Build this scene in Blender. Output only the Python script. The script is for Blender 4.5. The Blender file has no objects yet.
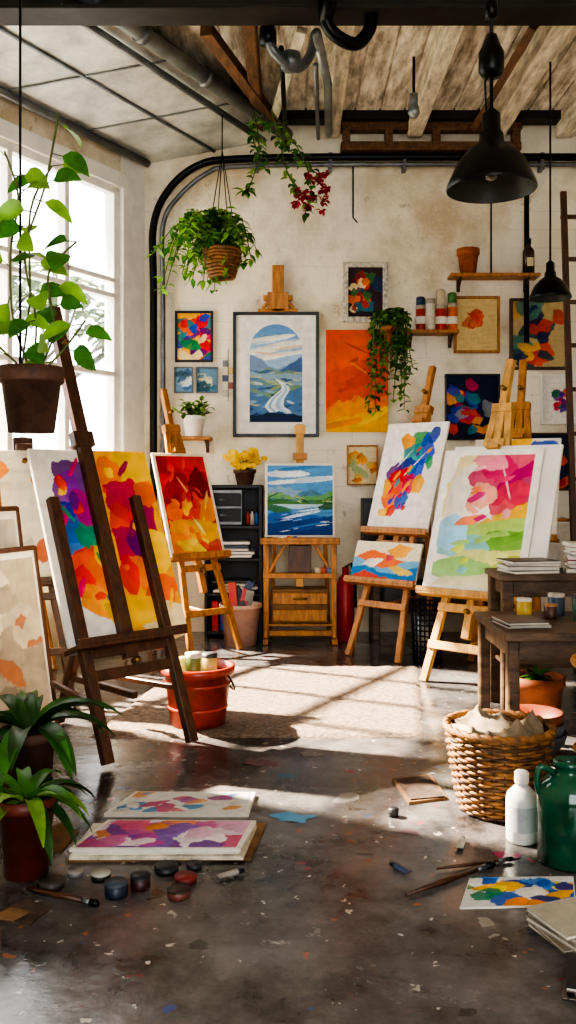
import bpy, math, random
import numpy as np
from mathutils import Vector, Matrix
R=random.Random(7)
pi=math.pi
# ------------------------------------------------------------------ colour
def s2l(c): return c/12.92 if c<=0.04045 else ((c+0.055)/1.055)**2.4
def H(h):
    h=h.lstrip('#'); return tuple(s2l(int(h[i:i+2],16)/255) for i in (0,2,4))
# ------------------------------------------------------------------ materials
MC={}
def mat(name,col,rough=.6,metal=0.,var=.25,scale=8.,bump=.1,stretch=(1,1,1),col2=None,spec=.5,bscale=None,trans=0.,alt=None):
    if name in MC: return MC[name]
    m=bpy.data.materials.new(name); m.use_nodes=True; nt=m.node_tree; N=nt.nodes; L=nt.links
    bs=N['Principled BSDF']; c=H(col) if isinstance(col,str) else col
    bs.inputs['Roughness'].default_value=rough; bs.inputs['Metallic'].default_value=metal
    bs.inputs['Specular IOR Level'].default_value=spec
    tc=N.new('ShaderNodeTexCoord'); mp=N.new('ShaderNodeMapping'); mp.inputs['Scale'].default_value=stretch
    L.new(tc.outputs['Object'],mp.inputs['Vector'])
    nz=N.new('ShaderNodeTexNoise'); nz.inputs['Scale'].default_value=scale; nz.inputs['Detail'].default_value=6; nz.inputs['Roughness'].default_value=.65
    L.new(mp.outputs[0],nz.inputs['Vector'])
    rp=N.new('ShaderNodeValToRGB'); e=rp.color_ramp.elements
    c2=H(col2) if col2 else tuple(x*(1-var*1.6) for x in c)
    e[0].position=.32; e[0].color=(*[max(0,x) for x in c2],1); e[1].position=.66; e[1].color=(*[min(1,x*(1+var*.5)) for x in c],1)
    L.new(nz.outputs['Fac'],rp.inputs[0]); L.new(rp.outputs[0],bs.inputs['Base Color'])
    if bump:
        bp=N.new('ShaderNodeBump'); bp.inputs['Strength'].default_value=bump; bp.inputs['Distance'].default_value=.02
        n2=nz
        if bscale:
            n2=N.new('ShaderNodeTexNoise'); n2.inputs['Scale'].default_value=bscale; n2.inputs['Detail'].default_value=4
            L.new(mp.outputs[0],n2.inputs['Vector'])
        L.new(n2.outputs['Fac'],bp.inputs['Height']); L.new(bp.outputs[0],bs.inputs['Normal'])
    if trans:
        tr=N.new('ShaderNodeBsdfTranslucent'); L.new(rp.outputs[0],tr.inputs['Color'])
        mx=N.new('ShaderNodeMixShader'); mx.inputs[0].default_value=trans
        L.new(bs.outputs[0],mx.inputs[1]); L.new(tr.outputs[0],mx.inputs[2]); L.new(mx.outputs[0],N['Material Output'].inputs[0])
    MC[name]=m; return m
def paintmat():
    if 'paint' in MC: return MC['paint']
    m=bpy.data.materials.new('oil_paint'); m.use_nodes=True; nt=m.node_tree; N=nt.nodes; L=nt.links
    bs=N['Principled BSDF']; bs.inputs['Roughness'].default_value=.6; bs.inputs['Specular IOR Level'].default_value=.25
    a=N.new('ShaderNodeAttribute'); a.attribute_name='Col'; L.new(a.outputs['Color'],bs.inputs['Base Color'])
    tr=N.new('ShaderNodeBsdfTranslucent'); L.new(a.outputs['Color'],tr.inputs['Color'])
    nz=N.new('ShaderNodeTexNoise'); nz.inputs['Scale'].default_value=90; bp=N.new('ShaderNodeBump'); bp.inputs['Strength'].default_value=.15; bp.inputs['Distance'].default_value=.01
    tc=N.new('ShaderNodeTexCoord'); L.new(tc.outputs['Object'],nz.inputs['Vector']); L.new(nz.outputs['Fac'],bp.inputs['Height']); L.new(bp.outputs[0],bs.inputs['Normal'])
    mx=N.new('ShaderNodeMixShader'); mx.inputs[0].default_value=.2
    L.new(bs.outputs[0],mx.inputs[1]); L.new(tr.outputs[0],mx.inputs[2]); L.new(mx.outputs[0],N['Material Output'].inputs[0])
    MC['paint']=m; return m
WOOD=mat('easel_wood','#b0742f',.5,var=.35,scale=5,stretch=(6,6,1.2),bump=.08)
WOODL=mat('pale_wood','#c8984f',.55,var=.3,scale=5,stretch=(6,6,1.2),bump=.08)
WOODD=mat('dark_walnut','#4f2e1a',.45,var=.4,scale=5,stretch=(6,6,1.2),bump=.08)
WOODG=mat('weathered_timber','#d8cdb6',.85,var=.35,scale=4,stretch=(5,1,5),bump=.3)
TABLEW=mat('table_wood','#5e4936',.45,var=.5,scale=4,stretch=(1.5,5,5),bump=.15)
CANV=mat('canvas_cloth','#efeade',.8,var=.06,scale=30,bump=.05,trans=.3)
WHITE=mat('white_paint','#e8e4dc',.6,var=.08,scale=6,bump=.05)
PAPER=mat('paper_white','#dcd7ca',.8,var=.1,scale=9,bump=.02)
BLACK=mat('black_metal','#121315',.35,.6,var=.3,scale=10,bump=.03)
BLK=mat('black_frame','#0e0d0d',.4,var=.3,scale=10,bump=.03)
GREY=mat('grey_metal','#6d7072',.4,.6,var=.3,scale=5,bump=.05)
PIPEG=mat('galvanised_pipe','#8d9292',.4,.6,var=.3,scale=4,bump=.05)
TERRA=mat('terracotta','#a0562f',.75,var=.3,scale=9,bump=.1)
BROWNPOT=mat('brown_clay','#5a3c2d',.7,var=.4,scale=9,bump=.15)
REDPOT=mat('red_enamel','#ac3a20',.35,var=.4,scale=6,bump=.05)
SOIL=mat('potting_soil','#2b1d14',.95,var=.5,scale=40,bump=.5)
LEAF=mat('leaf_green','#468828',.45,var=.4,scale=6,bump=.03,trans=.35)
LEAF2=mat('leaf_bright','#86b83c',.45,var=.3,scale=6,bump=.03,trans=.4)
LEAFD=mat('leaf_dark','#28581f',.4,var=.4,scale=6,bump=.03,trans=.25)
STEM=mat('plant_stem','#5d6b34',.6,var=.3)
WICK=mat('wicker','#86592c',.65,var=.45,scale=25,bump=.2)
WICKD=mat('wicker_dark','#54361c',.65,var=.4,scale=25,bump=.2)
BRASS=mat('brass','#8a6a35',.35,.8,var=.2)
PINKB=mat('pale_plastic','#d0a490',.5,var=.15)
def col(h,rough=.45): return mat('col_'+h,'#'+h,rough,var=.15,scale=12,bump=.03)
CARD=mat('cardboard','#7b5a38',.85,var=.3,scale=10,bump=.1)
# ------------------------------------------------------------------ builder
class B:
    def __init__(s,name,loc=(0,0,0),yaw=0.):
        s.name=name; s.loc=loc; s.yaw=yaw; s.V=[]; s.F=[]; s.FM=[]; s.FS=[]; s.C={}; s.mats=[]; s.T=Matrix.Identity(4)
    def mi(s,m):
        if m not in s.mats: s.mats.append(m)
        return s.mats.index(m)
    def add(s,vs,fs,m,smooth=False,cols=None):
        o=len(s.V); k=s.mi(m); T=s.T
        s.V.extend([T@Vector(v) for v in vs])
        for f in fs: s.F.append(tuple(i+o for i in f)); s.FM.append(k); s.FS.append(smooth)
        if cols is not None: s.C[o]=cols
    def box(s,c,size,m,rot=None,b=.004):
        hx,hy,hz=[x/2 for x in size]; b=min(b,hx*.4,hy*.4,hz*.4)
        M=Matrix.Translation(c)@(rot.to_4x4() if rot is not None else Matrix.Identity(4))
        vs=[];idx={}
        for sx in(-1,1):
            for sy in(-1,1):
                for sz in(-1,1):
                    idx[sx,sy,sz]=len(vs)
                    vs+= [M@Vector((sx*hx,sy*(hy-b),sz*(hz-b))),M@Vector((sx*(hx-b),sy*hy,sz*(hz-b))),M@Vector((sx*(hx-b),sy*(hy-b),sz*hz))]
        q=[(-1,-1),(1,-1),(1,1),(-1,1)]; fs=[]
        for t in(-1,1):
            fs.append([idx[t,a,c2] for a,c2 in q]); fs.append([idx[a,t,c2]+1 for a,c2 in q]); fs.append([idx[a,c2,t]+2 for a,c2 in q])
        for a in(-1,1):
            for c2 in(-1,1):
                fs.append([idx[-1,a,c2]+1,idx[1,a,c2]+1,idx[1,a,c2]+2,idx[-1,a,c2]+2])
                fs.append([idx[a,-1,c2],idx[a,1,c2],idx[a,1,c2]+2,idx[a,-1,c2]+2])
                fs.append([idx[a,c2,-1],idx[a,c2,1],idx[a,c2,1]+1,idx[a,c2,-1]+1])
        for k in idx.values(): fs.append([k,k+1,k+2])
        s.add(vs,fs,m)
    def bar(s,p0,p1,w,d,m,up=(0,1,0),b=.004):
        p0=Vector(p0);p1=Vector(p1); z=(p1-p0); L=z.length; z.normalize(); y=Vector(up); x=y.cross(z)
        if x.length<1e-3: x=Vector((1,0,0)).cross(z)
        x.normalize(); y=z.cross(x); rot=Matrix((x,y,z)).transposed()
        s.box((p0+p1)/2,(w,d,L),m,rot,b)
    def tube(s,pts,r,m,seg=8,closed=False,cap=True):
        pts=[Vector(p) for p in pts]; n=len(pts); rs=r if isinstance(r,(list,tuple)) else [r]*n
        vs=[];fs=[]; t=(pts[1]-pts[0]).normalized(); a=Vector((0,0,1)) if abs(t.z)<.9 else Vector((1,0,0)); u=t.cross(a).normalized()
        for i in range(n):
            if closed: t=(pts[(i+1)%n]-pts[i-1]).normalized()
            else: t=(pts[min(i+1,n-1)]-pts[max(i-1,0)]).normalized()
            u=(u-t*u.dot(t)).normalized(); w=t.cross(u)
            for j in range(seg):
                an=2*pi*j/seg; vs.append(pts[i]+(u*math.cos(an)+w*math.sin(an))*rs[i])
        for i in range(n if closed else n-1):
            k=(i+1)%n
            for j in range(seg): fs.append((i*seg+j,i*seg+(j+1)%seg,k*seg+(j+1)%seg,k*seg+j))
        if cap and not closed: fs.append(tuple(range(seg))[::-1]); fs.append(tuple((n-1)*seg+j for j in range(seg)))
        s.add(vs,fs,m,True)
    def lathe(s,prof,m,c=(0,0,0),seg=32,sq=(1,1),rot=None,smooth=True):
        vs=[];fs=[];n=len(prof); M=Matrix.Translation(c)@(rot.to_4x4() if rot is not None else Matrix.Identity(4))
        for r,z in prof:
            r=max(r,.0004)
            for j in range(seg): a=2*pi*j/seg; vs.append(M@Vector((r*math.cos(a)*sq[0],r*math.sin(a)*sq[1],z)))
        for i in range(n-1):
            for j in range(seg): fs.append((i*seg+j,i*seg+(j+1)%seg,(i+1)*seg+(j+1)%seg,(i+1)*seg+j))
        s.add(vs,fs,m,smooth)
    def leaf(s,p,d,L,W,m,droop=.4,fold=.15,n=5,up=(0,0,1)):
        p=Vector(p); d=Vector(d).normalized(); upv=Vector(up); sd=d.cross(upv)
        if sd.length<.05: sd=Vector((1,0,0))
        sd.normalize(); vs=[];fs=[]; cur=p.copy(); dd=d.copy()
        for i in range(n+1):
            t=i/n; w=W*.5*(math.sin(pi*min(1,t**.75))**.8 if 0<t<1 else .03); nn=sd.cross(dd).normalized()
            vs+=[cur-sd*w+nn*w*fold*2,cur.copy(),cur+sd*w+nn*w*fold*2]
            dd=(dd+Vector((0,0,-droop/n*1.3))).normalized(); cur=cur+dd*L/n
        for i in range(n):
            a=i*3; fs+=[(a,a+1,a+4,a+3),(a+1,a+2,a+5,a+4)]
        s.add(vs,fs,m,True)
    def pic(s,P,c,w,h,rot=None):
        M=Matrix.Translation(c)@(rot.to_4x4() if rot is not None else Matrix.Identity(4))
        I=P.done(); ny,nx=I.shape[:2]
        vs=[M@Vector(((i/(nx-1)-.5)*w,0,(j/(ny-1)-.5)*h)) for j in range(ny) for i in range(nx)]
        fs=[(j*nx+i,j*nx+i+1,(j+1)*nx+i+1,(j+1)*nx+i) for j in range(ny-1) for i in range(nx-1)]
        s.add(vs,fs,paintmat(),False,I.reshape(-1,3))
    def finish(s):
        me=bpy.data.meshes.new(s.name); me.from_pydata([tuple(v) for v in s.V],[],s.F)
        for m in s.mats: me.materials.append(m)
        me.polygons.foreach_set('material_index',s.FM); me.polygons.foreach_set('use_smooth',s.FS)
        if s.C:
            at=me.color_attributes.new('Col','FLOAT_COLOR','POINT'); A=np.ones((len(s.V),4),dtype=np.float32)
            for o,c in s.C.items(): A[o:o+len(c),:3]=c
            at.data.foreach_set('color',A.ravel())
        me.update()
        ob=bpy.data.objects.new(s.name,me); ob.location=s.loc; ob.rotation_euler=(0,0,s.yaw)
        bpy.context.scene.collection.objects.link(ob); return ob
def spl(pts,n=8):
    P=[Vector(p) for p in pts]; out=[]
    for i in range(len(P)-1):
        a=P[max(i-1,0)];b=P[i];c=P[i+1];d=P[min(i+2,len(P)-1)]
        for k in range(n):
            t=k/n; out.append(.5*((2*b)+(c-a)*t+(2*a-5*b+4*c-d)*t*t+(3*b-a-3*c+d)*t**3))
    out.append(P[-1]); return out
# ------------------------------------------------------------------ paintings
def vn(X,Y,seed):
    def h(a,b): 
        v=np.sin(a*127.1+b*311.7+seed*74.7)*43758.5453; return v-np.floor(v)
    xi=np.floor(X);yi=np.floor(Y);fx=X-xi;fy=Y-yi;fx=fx*fx*(3-2*fx);fy=fy*fy*(3-2*fy)
    return (h(xi,yi)*(1-fx)+h(xi+1,yi)*fx)*(1-fy)+(h(xi,yi+1)*(1-fx)+h(xi+1,yi+1)*fx)*fy
class P:
    sat=1.12
    def __init__(s,w,h,bg='#ffffff',cell=.005):
        nx=max(10,int(w/cell));ny=max(10,int(h/cell)); s.a=w/h
        s.U,s.V=np.meshgrid(np.linspace(0,1,nx+1),np.linspace(0,1,ny+1)); s.I=np.ones(s.U.shape+(3,))*np.array(H(bg)); s.k=1
    def put(s,m,c): s.I[m]=np.array(H(c))
    def blob(s,cx,cy,rx,ry,rot,c,wob=.6,f=6,ang=.75):
        # angular palette-knife dab: random convex polygon blended with an ellipse
        s.k+=1; X=(s.U-cx)*s.a;Y=s.V-cy;r=math.radians(rot);x=(X*math.cos(r)+Y*math.sin(r))/rx;y=(-X*math.sin(r)+Y*math.cos(r))/ry
        q=random.Random(int(s.k*977+cx*1000+cy*517)); n=q.choice([4,5,5,6]); a0=q.uniform(0,6.28)
        pg=np.max(np.stack([(x*math.cos(a0+2*pi*i/n+q.uniform(-.35,.35))+y*math.sin(a0+2*pi*i/n+q.uniform(-.2,.2)))*q.uniform(.8,1.3) for i in range(n)]),axis=0)
        d=(1-ang)*np.sqrt(x*x+y*y)+ang*pg+wob*.45*(vn(s.U*f*s.a+s.k,s.V*f,s.k)-.5)+wob*.3*(vn(s.U*f*4,s.V*f*4,s.k)-.5)
        m=d<1; base=np.array(H(c)); sh=(1+.35*(x*.5-y*.3))[...,None]; s.I[m]=np.clip(base*sh,0,1)[m]*.92+s.I[m]*.08
    def below(s,fn,c,wob=.0,f=5):
        s.k+=1; s.put(s.V<fn(s.U)+wob*(vn(s.U*f,s.V*0+s.k,s.k)-.5)+wob*.5*(vn(s.U*f*3,s.V*0+s.k,s.k)-.5),c)
    def done(s):
        n=vn(s.U*14*s.a+vn(s.U*5,s.V*5,3)*4,s.V*30,9); n2=vn(s.U*40*s.a,s.V*12,4)
        I=s.I*(.84+.2*n[...,None]+.12*n2[...,None]); g=I.mean(axis=-1,keepdims=True)
        return np.clip((g+(I-g)*s.sat)*.97,0.003,1)
def abstract(w,h,bg,pal,n=14,seed=1,cell=.007,size=.22,spread=.42,rot=None,c=(.5,.5)):
    p=P(w,h,bg,cell); r=random.Random(seed); p.k=seed*10
    for i in range(n):
        q=size*(1-.5*i/n); p.blob(c[0]+r.uniform(-spread,spread),c[1]+r.uniform(-spread,spread),q*r.uniform(.5,1),q*r.uniform(.3,.7),(rot if rot is not None else 0)+r.uniform(-50,50),pal[i%len(pal)],.7)
    return p
def p_arch():
    p=P(.78,1.15,'#efede6',.005); p.sat=.95; U,V=p.U,p.V
    base=(U>.17)&(U<.83)&(V>.10); arch=base&((V<.70)|(((U-.5)*.78/1.15)**2+(V-.70)**2<(.33*.78/1.15)**2))
    J=p.I.copy(); p.put(V>-1,'#9cc0e0'); p.put(V>.8,'#6f9fd0'); p.blob(.5,.9,.3,.05,5,'#5f90c4')
    for a in[(.42,.8,.2,.02),(.62,.75,.2,.03),(.33,.70,.16,.03),(.6,.67,.3,.02),(.38,.64,.2,.02)]: p.blob(a[0],a[1],a[2],a[3],8,'#f4efe0',.9,ang=.3)
    p.blob(.66,.725,.14,.012,8,'#ecd0a8',ang=.3); p.blob(.35,.77,.1,.01,5,'#c8d8e8',ang=.3); p.blob(.4,.675,.12,.01,-4,'#e8c8a0',ang=.3)
    p.below(lambda u:.60+.05*np.sin(u*9),'#7a96bc',.06); p.below(lambda u:.565+.04*np.sin(u*7+2),'#4a70a4',.05)
    p.below(lambda u:.53+.01*np.sin(u*20),'#7f9a80',.03); p.below(lambda u:.50+.02*np.sin(u*11),'#8fadc4',.04)
    p.below(lambda u:.465+.03*np.sin(u*6+1),'#a4b888',.03); p.below(lambda u:.43+.03*np.sin(u*8),'#5f88b0',.04); p.below(lambda u:.39+.04*np.sin(u*5+3),'#7a9c80',.03); p.below(lambda u:.35+.04*np.sin(u*8+1),'#4f7cac',.04)
    for k in range(40):
        q=random.Random(k); p.blob(q.uniform(.15,.85),q.uniform(.2,.53),q.uniform(.02,.07),q.uniform(.004,.014),q.uniform(-20,20),q.choice(['#3f6694','#6a8f74','#90a878','#c0cc9c','#345480','#8aacca','#b8ccd8']))
    t=np.clip((.46-V)/.36,0,1); cx=.5+.10*np.sin(t*7.5)*(1-t*.5)+.1*t; wd=.012+.17*t
    e=.25*wd*(vn(V*26,U*0,5)-.5)*2; p.put((np.abs(U-cx+e)<wd)&(V<.46),'#e4edf3'); p.put((np.abs(U-cx-.3*wd)<wd*.28)&(V<.42),'#a4c6e2'); p.put((np.abs(U-cx+.5*wd+e)<wd*.15)&(V<.36),'#8cb4da')
    p.below(lambda u:.17+.25*np.clip(.45-u,0,1),'#234a80',.06,7); p.below(lambda u:.13+.3*np.clip(u-.62,0,1),'#2a5690',.06,7)
    p.blob(.25,.2,.08,.02,30,'#4f7fb0'); p.blob(.76,.17,.06,.015,-20,'#5f8abc')
    p.below(lambda u:.13+.05*u,'#152f54',.05); 
    J[arch]=p.I[arch]; p.I=J; return p
def p_orange():
    p=P(.59,.97,'#e05a14',.006); p.blob(.3,.8,.35,.12,20,'#e4641e',1); p.blob(.7,.55,.3,.08,30,'#da5212',1); p.blob(.5,.82,.13,.006,-25,'#a83a10',.2); p.blob(.45,.7,.05,.02,20,'#b84a1a'); p.blob(.55,.62,.12,.006,-35,'#f4a860',.3)
    p.below(lambda u:.27+.12*u,'#ee8014',.1); p.below(lambda u:.2+.12*np.sin(u*3),'#f09c1c',.08); p.below(lambda u:.12+.12*u,'#f2b42c',.06); p.blob(.75,.15,.2,.04,25,'#f4c858'); p.blob(.25,.08,.2,.03,10,'#e88e1c'); return p
def p_lake():
    p=P(.6,.66,'#5a9cd4',.005); p.sat=1.0; p.blob(.3,.88,.3,.05,0,'#e8eef2',ang=.3); p.blob(.7,.8,.35,.04,5,'#d0e2f0',ang=.3); p.blob(.5,.96,.3,.03,5,'#3f80c0',ang=.3); p.blob(.2,.76,.2,.03,5,'#f0f2f0',ang=.3)
    p.below(lambda u:.62+.08*np.sin(u*5+.5),'#8aaccc',.08); p.below(lambda u:.57+.09*np.sin(u*7+3),'#5084a8',.08); p.below(lambda u:.53+.06*np.abs(u-.5)*3,'#68a468',.06)
    p.below(lambda u:.49+.14*np.clip(.5-u,0,1),'#3a7040',.06); p.below(lambda u:.47+.14*np.clip(u-.6,0,1),'#4a8044',.05)
    for k in range(22):
        q=random.Random(k+50); p.blob(q.uniform(0,1),q.uniform(.46,.6),q.uniform(.03,.08),q.uniform(.006,.018),q.uniform(-30,30),q.choice(['#2f6038','#74a860','#90b468','#285a40','#4f7f8c','#a8c088']))
    p.below(lambda u:.44+0*u,'#b4d0e4'); p.below(lambda u:.40+.02*np.sin(u*9),'#5294d0',.03)
    p.below(lambda u:.30+.05*np.sin(u*5),'#2a64b0',.04); p.blob(.5,.29,.26,.02,12,'#d8e8f4',ang=.3); p.blob(.65,.36,.16,.010,8,'#eaf4fa',ang=.3); p.below(lambda u:.16+.1*u,'#184488',.06); p.blob(.6,.14,.25,.012,10,'#3f80cc',ang=.3); p.blob(.3,.2,.2,.01,-8,'#12346c',ang=.3); p.blob(.12,.38,.2,.05,-8,'#34703c',ang=.4); p.blob(.97,.42,.16,.05,8,'#285e30',ang=.4)
    for k in range(18):
        q=random.Random(k+90); p.blob(q.uniform(.1,.95),q.uniform(.03,.36),q.uniform(.03,.1),q.uniform(.003,.008),q.uniform(0,14),q.choice(['#8cb8e0','#2258a4','#cfe0f0','#123a7c']),ang=.3)
    return p
def p_e1():
    p=P(.78,1.12,'#f3f0e8',.005); U,V=p.U,p.V
    p.put(U>.5,'#f0ae18')
    for a in[(.32,.83,.10,.12,15,'#6a1f8a'),(.22,.76,.08,.10,-10,'#8a3aa8'),(.24,.62,.1,.10,10,'#2a34a8'),(.36,.66,.06,.12,20,'#b82888'),(.2,.52,.07,.08,-20,'#1a6ab8'),(.35,.52,.07,.09,20,'#1a8a6a'),(.28,.4,.1,.09,0,'#e04410'),(.38,.33,.08,.1,-10,'#ee7c14'),(.22,.3,.06,.08,0,'#d82c1c'),(.3,.2,.07,.08,20,'#f09a24'),(.4,.18,.05,.05,0,'#f4c840'),
     (.85,.9,.14,.1,20,'#f4c82c'),(.62,.86,.09,.1,-20,'#ee7c10'),(.72,.72,.1,.12,20,'#c81a58'),(.66,.6,.09,.1,-30,'#e03c10'),(.84,.6,.08,.13,-10,'#98185e'),(.64,.46,.08,.12,10,'#b8185a'),(.9,.76,.07,.08,30,'#ea6c10'),(.75,.47,.06,.1,30,'#6c1a7c'),(.74,.32,.09,.09,-20,'#ec841a'),(.9,.4,.08,.12,10,'#f4cc30'),(.58,.3,.05,.1,0,'#d82c18'),(.85,.22,.1,.08,20,'#ea6c10'),(.9,.08,.2,.08,0,'#f4e9c4'),(.6,.12,.15,.07,0,'#f0c040')]: p.blob(*a)
    for k in range(22):
        q=random.Random(k+80); l=q.random()<.5; p.blob(q.uniform(.14,.44) if l else q.uniform(.54,.96),q.uniform(.15,.9),q.uniform(.01,.03),q.uniform(.015,.06),q.uniform(-50,50),q.choice(['#6a1f8a','#1a6ab8','#e04410','#d82c6c','#f4c840','#1a8a6a'] if l else ['#c81a58','#f4c82c','#ea6c10','#98185e','#e03c10']))
    p.put((U<.09)|(V<.03)|((U>.46)&(U<.5)),'#f3f0e8'); return p
def p_e2():
    p=P(.56,.94,'#c8241c',.005)
    for a in[(.2,.9,.2,.1,20,'#98141f'),(.8,.9,.2,.08,-20,'#dc3a14'),(.5,.8,.12,.2,20,'#dc1a12'),(.3,.62,.12,.18,-30,'#a8101a'),(.75,.68,.1,.15,20,'#800c18'),(.6,.55,.1,.14,0,'#ea4c10'),(.25,.42,.14,.14,10,'#ec7810'),(.8,.42,.16,.12,30,'#f09814'),(.5,.38,.1,.14,-20,'#e04410'),(.35,.22,.16,.12,10,'#f4ae18'),(.7,.2,.2,.12,-20,'#f4be28'),(.15,.12,.15,.12,0,'#ee8c18'),(.5,.1,.14,.06,0,'#f8d868'),(.9,.08,.1,.06,0,'#e45a10'),(.45,.68,.012,.1,30,'#f0b080'),(.85,.55,.012,.08,-20,'#f4c878'),(.3,.78,.015,.08,-30,'#ec5030'),(.6,.28,.015,.08,30,'#fae8a8')]: p.blob(*a)
    for k in range(22):
        q=random.Random(k+120); v=q.uniform(.08,.93); p.blob(q.uniform(.1,.9),v,q.uniform(.015,.04),q.uniform(.02,.07),q.uniform(-50,50),q.choice(['#980e1c','#dc1a12','#ea4c10','#700814'] if v>.5 else ['#f4be28','#ec7810','#e04410','#f8d868']))
    e=.05; p.put((p.U<e)|(p.U>1-e)|(p.V<e*.6)|(p.V>1-e*.6),'#efe6d2'); return p
def p_e4():
    p=P(.62,.98,'#f5f1e9',.005)
    for a in[(.6,.84,.07,.09,-40,'#1f8f4a'),(.42,.80,.06,.09,30,'#f09c14'),(.70,.74,.09,.11,-30,'#1b48b0'),(.52,.70,.08,.10,-30,'#0f8f8a'),(.80,.87,.05,.08,-20,'#123f98'),(.45,.58,.11,.11,-40,'#2a2f94'),(.64,.56,.07,.1,-20,'#0f4fc0'),(.28,.52,.07,.08,-50,'#6a1f84'),(.38,.43,.11,.11,-30,'#dc281c'),(.56,.42,.07,.09,0,'#d0205c'),(.3,.29,.09,.10,-30,'#f06a14'),(.47,.28,.07,.09,-30,'#0f5fb8'),(.70,.42,.06,.08,-20,'#f2b02a'),(.2,.38,.04,.07,0,'#f2b02a'),(.22,.16,.06,.04,0,'#f5c74a'),(.6,.62,.006,.14,-40,'#f3efe6'),(.82,.62,.035,.06,0,'#289a58'),(.4,.66,.006,.1,-40,'#f3efe6'),(.35,.18,.04,.06,-20,'#dc281c')]: p.blob(*a)
    for k in range(18):
        q=random.Random(k+160); v=q.uniform(.2,.88); p.blob(.5+(v-.5)*.5+q.uniform(-.2,.2),v,q.uniform(.008,.02),q.uniform(.02,.06),-35+q.uniform(-20,20),q.choice(['#1b48b0','#dc281c','#f09c14','#0f8f8a','#6a1f84','#d0205c']))
    return p
def p_e4b():
    p=P(.66,.34,'#f1e6cc',.006)
    p.blob(.7,.8,.4,.15,10,'#f3ae3a'); p.below(lambda u:.6+.15*np.sin(u*5),'#e87a4c',.1); p.below(lambda u:.45+.15*np.sin(u*6+2),'#7ab4d8',.1); p.blob(.3,.45,.25,.1,20,'#f6f0e4'); p.below(lambda u:.28+.1*np.sin(u*8),'#3f80bc',.1); p.blob(.75,.3,.3,.1,-10,'#f4cc5a'); p.below(lambda u:.1+.1*np.sin(u*6),'#dc5a4a',.1); p.blob(.55,.6,.1,.08,0,'#d0506a'); return p
def p_e5():
    p=P(.8,1.1,'#f6f2e8',.005)
    for a in[(.62,.6,.42,.5,0,'#f8e4a8',.3),(.35,.55,.18,.3,0,'#f6f0e0',.3),(.78,.88,.26,.12,10,'#e8507c'),(.6,.8,.17,.16,20,'#d83a70'),(.85,.72,.18,.15,-10,'#c82f78'),(.7,.64,.15,.11,20,'#dc4460'),(.92,.55,.14,.10,0,'#ee6c3a'),(.5,.92,.13,.06,0,'#f494a4'),(.45,.68,.10,.10,10,'#f6ac94'),(.76,.5,.22,.07,20,'#f8c44c'),(.55,.40,.30,.09,15,'#a8cc70'),(.82,.34,.26,.09,5,'#78b44c'),(.38,.32,.22,.08,-5,'#88c4c4'),(.22,.42,.12,.12,20,'#a4d4ec'),(.6,.23,.34,.07,5,'#e6e898'),(.86,.2,.2,.07,10,'#d0dc60'),(.3,.16,.26,.07,0,'#98c87c'),(.6,.08,.34,.05,5,'#f9f3c8'),(.38,.5,.12,.03,20,'#f48c5c'),(.68,.78,.006,.12,20,'#f8d0d8'),(.5,.55,.006,.08,60,'#ffffff')]: p.blob(*a)
    for k in range(16):
        q=random.Random(k+210); v=q.uniform(.1,.9); p.blob(q.uniform(.25,.9),v,q.uniform(.03,.08),q.uniform(.01,.03),q.uniform(0,40),q.choice(['#e8507c','#c82f78','#f8b0b8','#f48c5c'] if v>.5 else ['#a8cc70','#78b44c','#d0dc60','#88c4c4','#f8e4a8']))
    U,V=p.U,p.V; p.put((U<.07)|(U>.93)|(V<.04)|(V>.96),'#f8f5ec'); return p
PAL1=['#e2401c','#2b58b8','#f2b83a','#2f8f5a','#d8306c','#7a2f8c','#f4efe4']
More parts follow.
